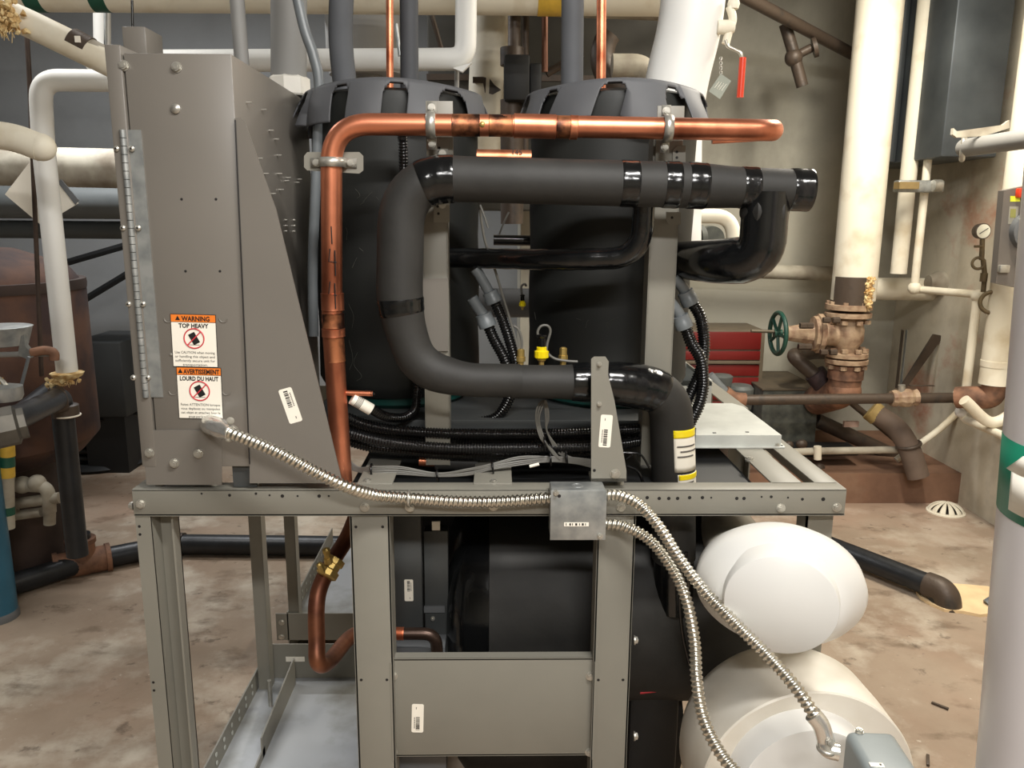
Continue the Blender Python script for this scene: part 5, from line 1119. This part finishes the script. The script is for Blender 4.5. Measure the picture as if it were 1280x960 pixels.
# old cabinet, boxes on the pad
ob = thing('dusty_cabinet', P(990, 560, 4.5), 'old dark dusty metal cabinet standing on the concrete pad', 'cabinet')
q0, q1 = P(950, 548, 4.4), P(1024, 488, 4.4)
MB().box((q0.x, 4.4, .17), (q1.x, 4.92, q1.z), .004).build('body', OLDBOX, ob); MB().box((q0.x-.01, 4.39, q1.z), (q1.x+.01, 4.93, q1.z+.012), .002).build('dusty_top', OLDTOP, ob)
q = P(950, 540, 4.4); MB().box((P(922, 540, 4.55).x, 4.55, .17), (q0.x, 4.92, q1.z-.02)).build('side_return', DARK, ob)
o = thing('valve_actuator', P(925, 490, 4.0), 'two grey cast actuator heads left of the dusty cabinet', 'actuator')
for x, y, r_, h_ in ((902, 470, 14, 12), (925, 485, 17, 26)):
    q = P(x, y, 4.1); b = MB(); b.lathe(q-Z*h_*k1, Z, [(0, r_*k1*.9), (h_*k1*.9, r_*k1), (h_*k1, r_*k1), (h_*k1*1.15, r_*k1*.8)], 24); b.build('cast_head', mat('cast_grey', (92, 96, 94), .6, .2, .1, 18), o)
MB().cyl(P(915, 500, 4.1), V((P(915, 500, 4.1).x, 4.1, .17)), .05).build('stand_pipe', IRON, o)
# red tool chest
o = thing('tool_chest', P(900, 560, 4.6), 'red tool chest with drawers by the rear wall', 'chest')
q0, q1 = P(800, 470, 4.6), P(957, 413, 4.6)
MB().box((q0.x, 4.6, .17 if q0.x > .95 else .02), (q1.x, 4.95, q1.z), .004).build('carcass', mat('chest_frame', (112, 100, 84), .5, 0, .1, 8), o)
zt4 = q1.z; x0, x1 = q0.x+.02, P(950, 440, 4.6).x
for ya, yb5 in ((415, 437), (439, 450), (456, 470), (472, 500), (502, 540)):
    MB().box((x0, 4.59, P(900, yb5, 4.59).z), (x1, 4.61, P(900, ya, 4.59).z), .003).build('drawer', REDP, o)
MB().box((x0, 4.575, P(900, 455, 4.575).z), (x1, 4.6, P(900, 451.5, 4.575).z), .002).build('drawer_pull', mat('chest_frame', (112, 100, 84)), o)
# white pink tagged thing and cable tray clutter on pad
MB().box(P(1055, 534, 4.3), P(1072, 526, 4.32)).build('pale_plate', mat('pinkish_plate', (210, 180, 166), .6), None, label='small pale plate with a hole in the dark corner behind the long pipe', cat='plate')
o = thing('fitting_cluster', P(1000, 560, 4.15), 'cluster of dark fittings on the edge of the concrete pad', 'fitting')
for x, y, r_ in ((986, 556, 5), (1002, 555, 6), (1024, 585, 6)): MB().ball(P(x, y, 4.2), RR(r_, P(x, y, 4.2)), (1.2, 1, 1)).build('fitting', IRON, o)
MB().box(P(990, 570, 4.2), P(1060, 552, 4.35), .01).build('dark_channel', DARK, o); MB().cyl(P(1022, 558, 4.08), P(1022, 574, 4.08), .02).build('hanger', CREAM, o)
# floor drain strainer, black floor pipe, hole
q = PZ(1182, 640, 0); Rd = RR(21, q); o = thing('drain_strainer', q, 'white domed drain strainer on the floor by the right wall', 'drain')
b = MB(); N, Mr = 72, 12; vs = []
for j in range(Mr+1):
    t = j/Mr*math.pi/2; vs.append([b.b.verts.new(q+V((math.cos(2*math.pi*i/N)*Rd*math.cos(t), math.sin(2*math.pi*i/N)*Rd*math.cos(t), Rd*.62*math.sin(t)))) for i in range(N)] if j < Mr else [b.b.verts.new(q+Z*Rd*.62)])
for j in range(Mr):
    for i in range(N):
        x_ = (math.cos(2*math.pi*(i+.5)/N)*math.cos((j+.5)/Mr*math.pi/2)); y_ = math.sin(2*math.pi*(i+.5)/N)*math.cos((j+.5)/Mr*math.pi/2)
        if 1 <= j < Mr-1 and (i % 6) in (0, 1) : continue
        if j < Mr-1: b.b.faces.new((vs[j][i], vs[j][(i+1) % N], vs[j+1][(i+1) % N], vs[j+1][i]))
        else: b.b.faces.new((vs[j][i], vs[j][(i+1) % N], vs[Mr][0]))
dm = b.build('dome', CREAM, o, ang=60); md = dm.modifiers.new('s', 'SOLIDIFY'); md.thickness = .004
MB().lathe(q, Z, [(0, Rd*1.06), (.006, Rd*1.06), (.01, Rd)], 40).build('rim', CREAM, o); MB().lathe(q+Z*.001, Z, [(0, Rd*.8), (.012, Rd*.8)], 30).build('dark_well', INK, o)
o = thing('floor_pipe', PZ(1150, 735, 0), 'black pipe on the floor ending in an elbow at the patched hole', 'pipe')
w = [PZ(1010, 672, .06), PZ(1174, 736, .06)]; e = w[1]; dd = (w[1]-w[0]).normalized()
MB().tube(fillet([w[0], e, e+V((.02, -.02, -.12))], .05), .044, 26).build('pipe_run', IRONB, o); MB().tube(fillet([e-dd*.05, e+dd*.03, e+dd*.05-Z*.10], .05), .051, 26).build('elbow', IRON, o)
b = MB(); q = PZ(1208, 750, .0); random.seed(12); poly = []
for k in range(18): a = 2*math.pi*k/18; rr_ = .165*(1+random.uniform(-.15, .15)); poly.append(q+V((math.cos(a)*rr_*1.1, math.sin(a)*rr_*.9, .0)))
b.prism(poly, (0, 0, .012)); b.build('floor_patch', mat('fresh_plaster', (232, 204, 160), .85, 0, .08, 12, bump=.3), None, label='pale plaster patch on the floor around the pipe hole', cat='patch')
o = thing('pipe_stub', PZ(1236, 760, 0), 'short grey pipe stub standing at the plaster patch', 'pipe'); q = PZ(1234, 756, .01); MB().cyl(q, q+V((.05, 0, .035)), .022).build('stub', GREYPVC, o)
for x, y, l_ in ((1175, 882, 'dark splinter lying alone on the floor at the right'), (1160, 950, 'flat brown scrap lying on the floor at the bottom right')):
    q = PZ(x, y, .005); MB().obox(q, (.05, .008, .006), Matrix.Rotation(-.8 if y < 900 else 1.1, 3, 'Z'), .001).build('floor_scrap', IRON, None, label=l_, cat='debris')
# foreground white pipe with its green flow arrow band
Yp = .95
p0, p1 = P(1352, 1000, Yp), P(1442, 200, Yp); Rp = RR(124, P(1360, 700, Yp))*1.0
ax = (p1-p0).normalized(); p0 = p0-ax*.6; p1 = p1+ax*.7
o = thing('white_pipe', p0, 'white jacketed pipe in the foreground with a green band and flow arrow', 'pipe')
MB().tube([p0, p1], Rp, 72).build('jacket', mat('white_vinyl', (236, 232, 234), .35, 0, .02, 4), o)
za, zb6 = P(1262, 652, Yp-.0).z, P(1262, 556, Yp).z
def onp(z, a, k): 
    t = (z-p0.z)/(p1.z-p0.z); c = p0+(p1-p0)*t; return c+V((math.sin(a), -math.cos(a), 0))*Rp*k
def bandz(z0, z1, a0, a1, k, m_, nm, n=40, par=None):
    b = MB(); b.grid([[onp(z, a0+(a1-a0)*i/n, k) for i in range(n+1)] for z in (z0, z1)]); q = b.build(nm, m_, par or o, ang=70); md = q.modifiers.new('s', 'SOLIDIFY'); md.thickness = .0006; return q
gbn = bandz(za, zb6, -math.pi*.98, math.pi*.98, 1.004, GREENB, 'green_band', 80)
am = -1.50; ah_ = .27; hz = zb6-(zb6-za)*.12; mid = za+(zb6-za)*.62; lo = za+(zb6-za)*.12
b = MB(); n = 8
rows = [[onp(hz, am, 1.009)]*(n+1), [onp(mid, am-ah_+2*ah_*i/n, 1.009) for i in range(n+1)]]; b.grid([[onp(hz, am-.003+.006*i/n, 1.009) for i in range(n+1)], rows[1]])
b.grid([[onp(mid, am-ah_*.6+1.2*ah_*i/n, 1.009) for i in range(n+1)], [onp(lo, am-ah_*.6+1.2*ah_*i/n, 1.009) for i in range(n+1)]])
ar = b.build('flow_arrow', PAPER, gbn, ang=70); md = ar.modifiers.new('s', 'SOLIDIFY'); md.thickness = .0006
# ================================================================== LIGHTS
def area(n, loc, tgt, sx, sy, e, col=(1, .96, .88)):
    l = bpy.data.lights.new(n, 'AREA'); l.shape = 'RECTANGLE'; l.size = sx; l.size_y = sy; l.energy = e; l.color = col
    ob = bpy.data.objects.new(n, l); C.objects.link(ob); ob.location = loc; d = V(tgt)-V(loc); ob.rotation_euler = d.to_track_quat('-Z', 'Y').to_euler(); return ob
area('ceiling_lamp_front', (.75, .45, 2.75), (.75, .8, 0), 1.3, .16, 44, (1, .975, .93))
area('ceiling_lamp_right', (1.6, 2.9, 2.75), (1.6, 3.0, 0), .16, 1.3, 46, (1, .93, .80))
area('ceiling_lamp_left', (-1.9, 2.6, 2.75), (-1.9, 3.0, 0), 1.3, .16, 13, (1, .985, .96))
area('ceiling_lamp_behind', (.3, -1.2, 2.8), (.4, -.5, 0), 1.3, .16, 48, (1, .98, .95))
area('rear_fill_light', (-1.7, 4.1, 2.75), (-1.7, 4.6, 0), 1.3, .16, 27, (.98, .99, 1))  # added fill with no fixture, lifts the dark upper left wall
w = bpy.data.worlds.new('world'); bpy.context.scene.world = w; w.use_nodes = True
w.node_tree.nodes['Background'].inputs[0].default_value = (.5, .5, .5, 1); w.node_tree.nodes['Background'].inputs[1].default_value = .3
sc = bpy.context.scene; sc.view_settings.view_transform = 'Standard'; sc.view_settings.look = 'None'; sc.view_settings.gamma = 1; sc.view_settings.use_curve_mapping = False; sc.view_settings.exposure = 0.6
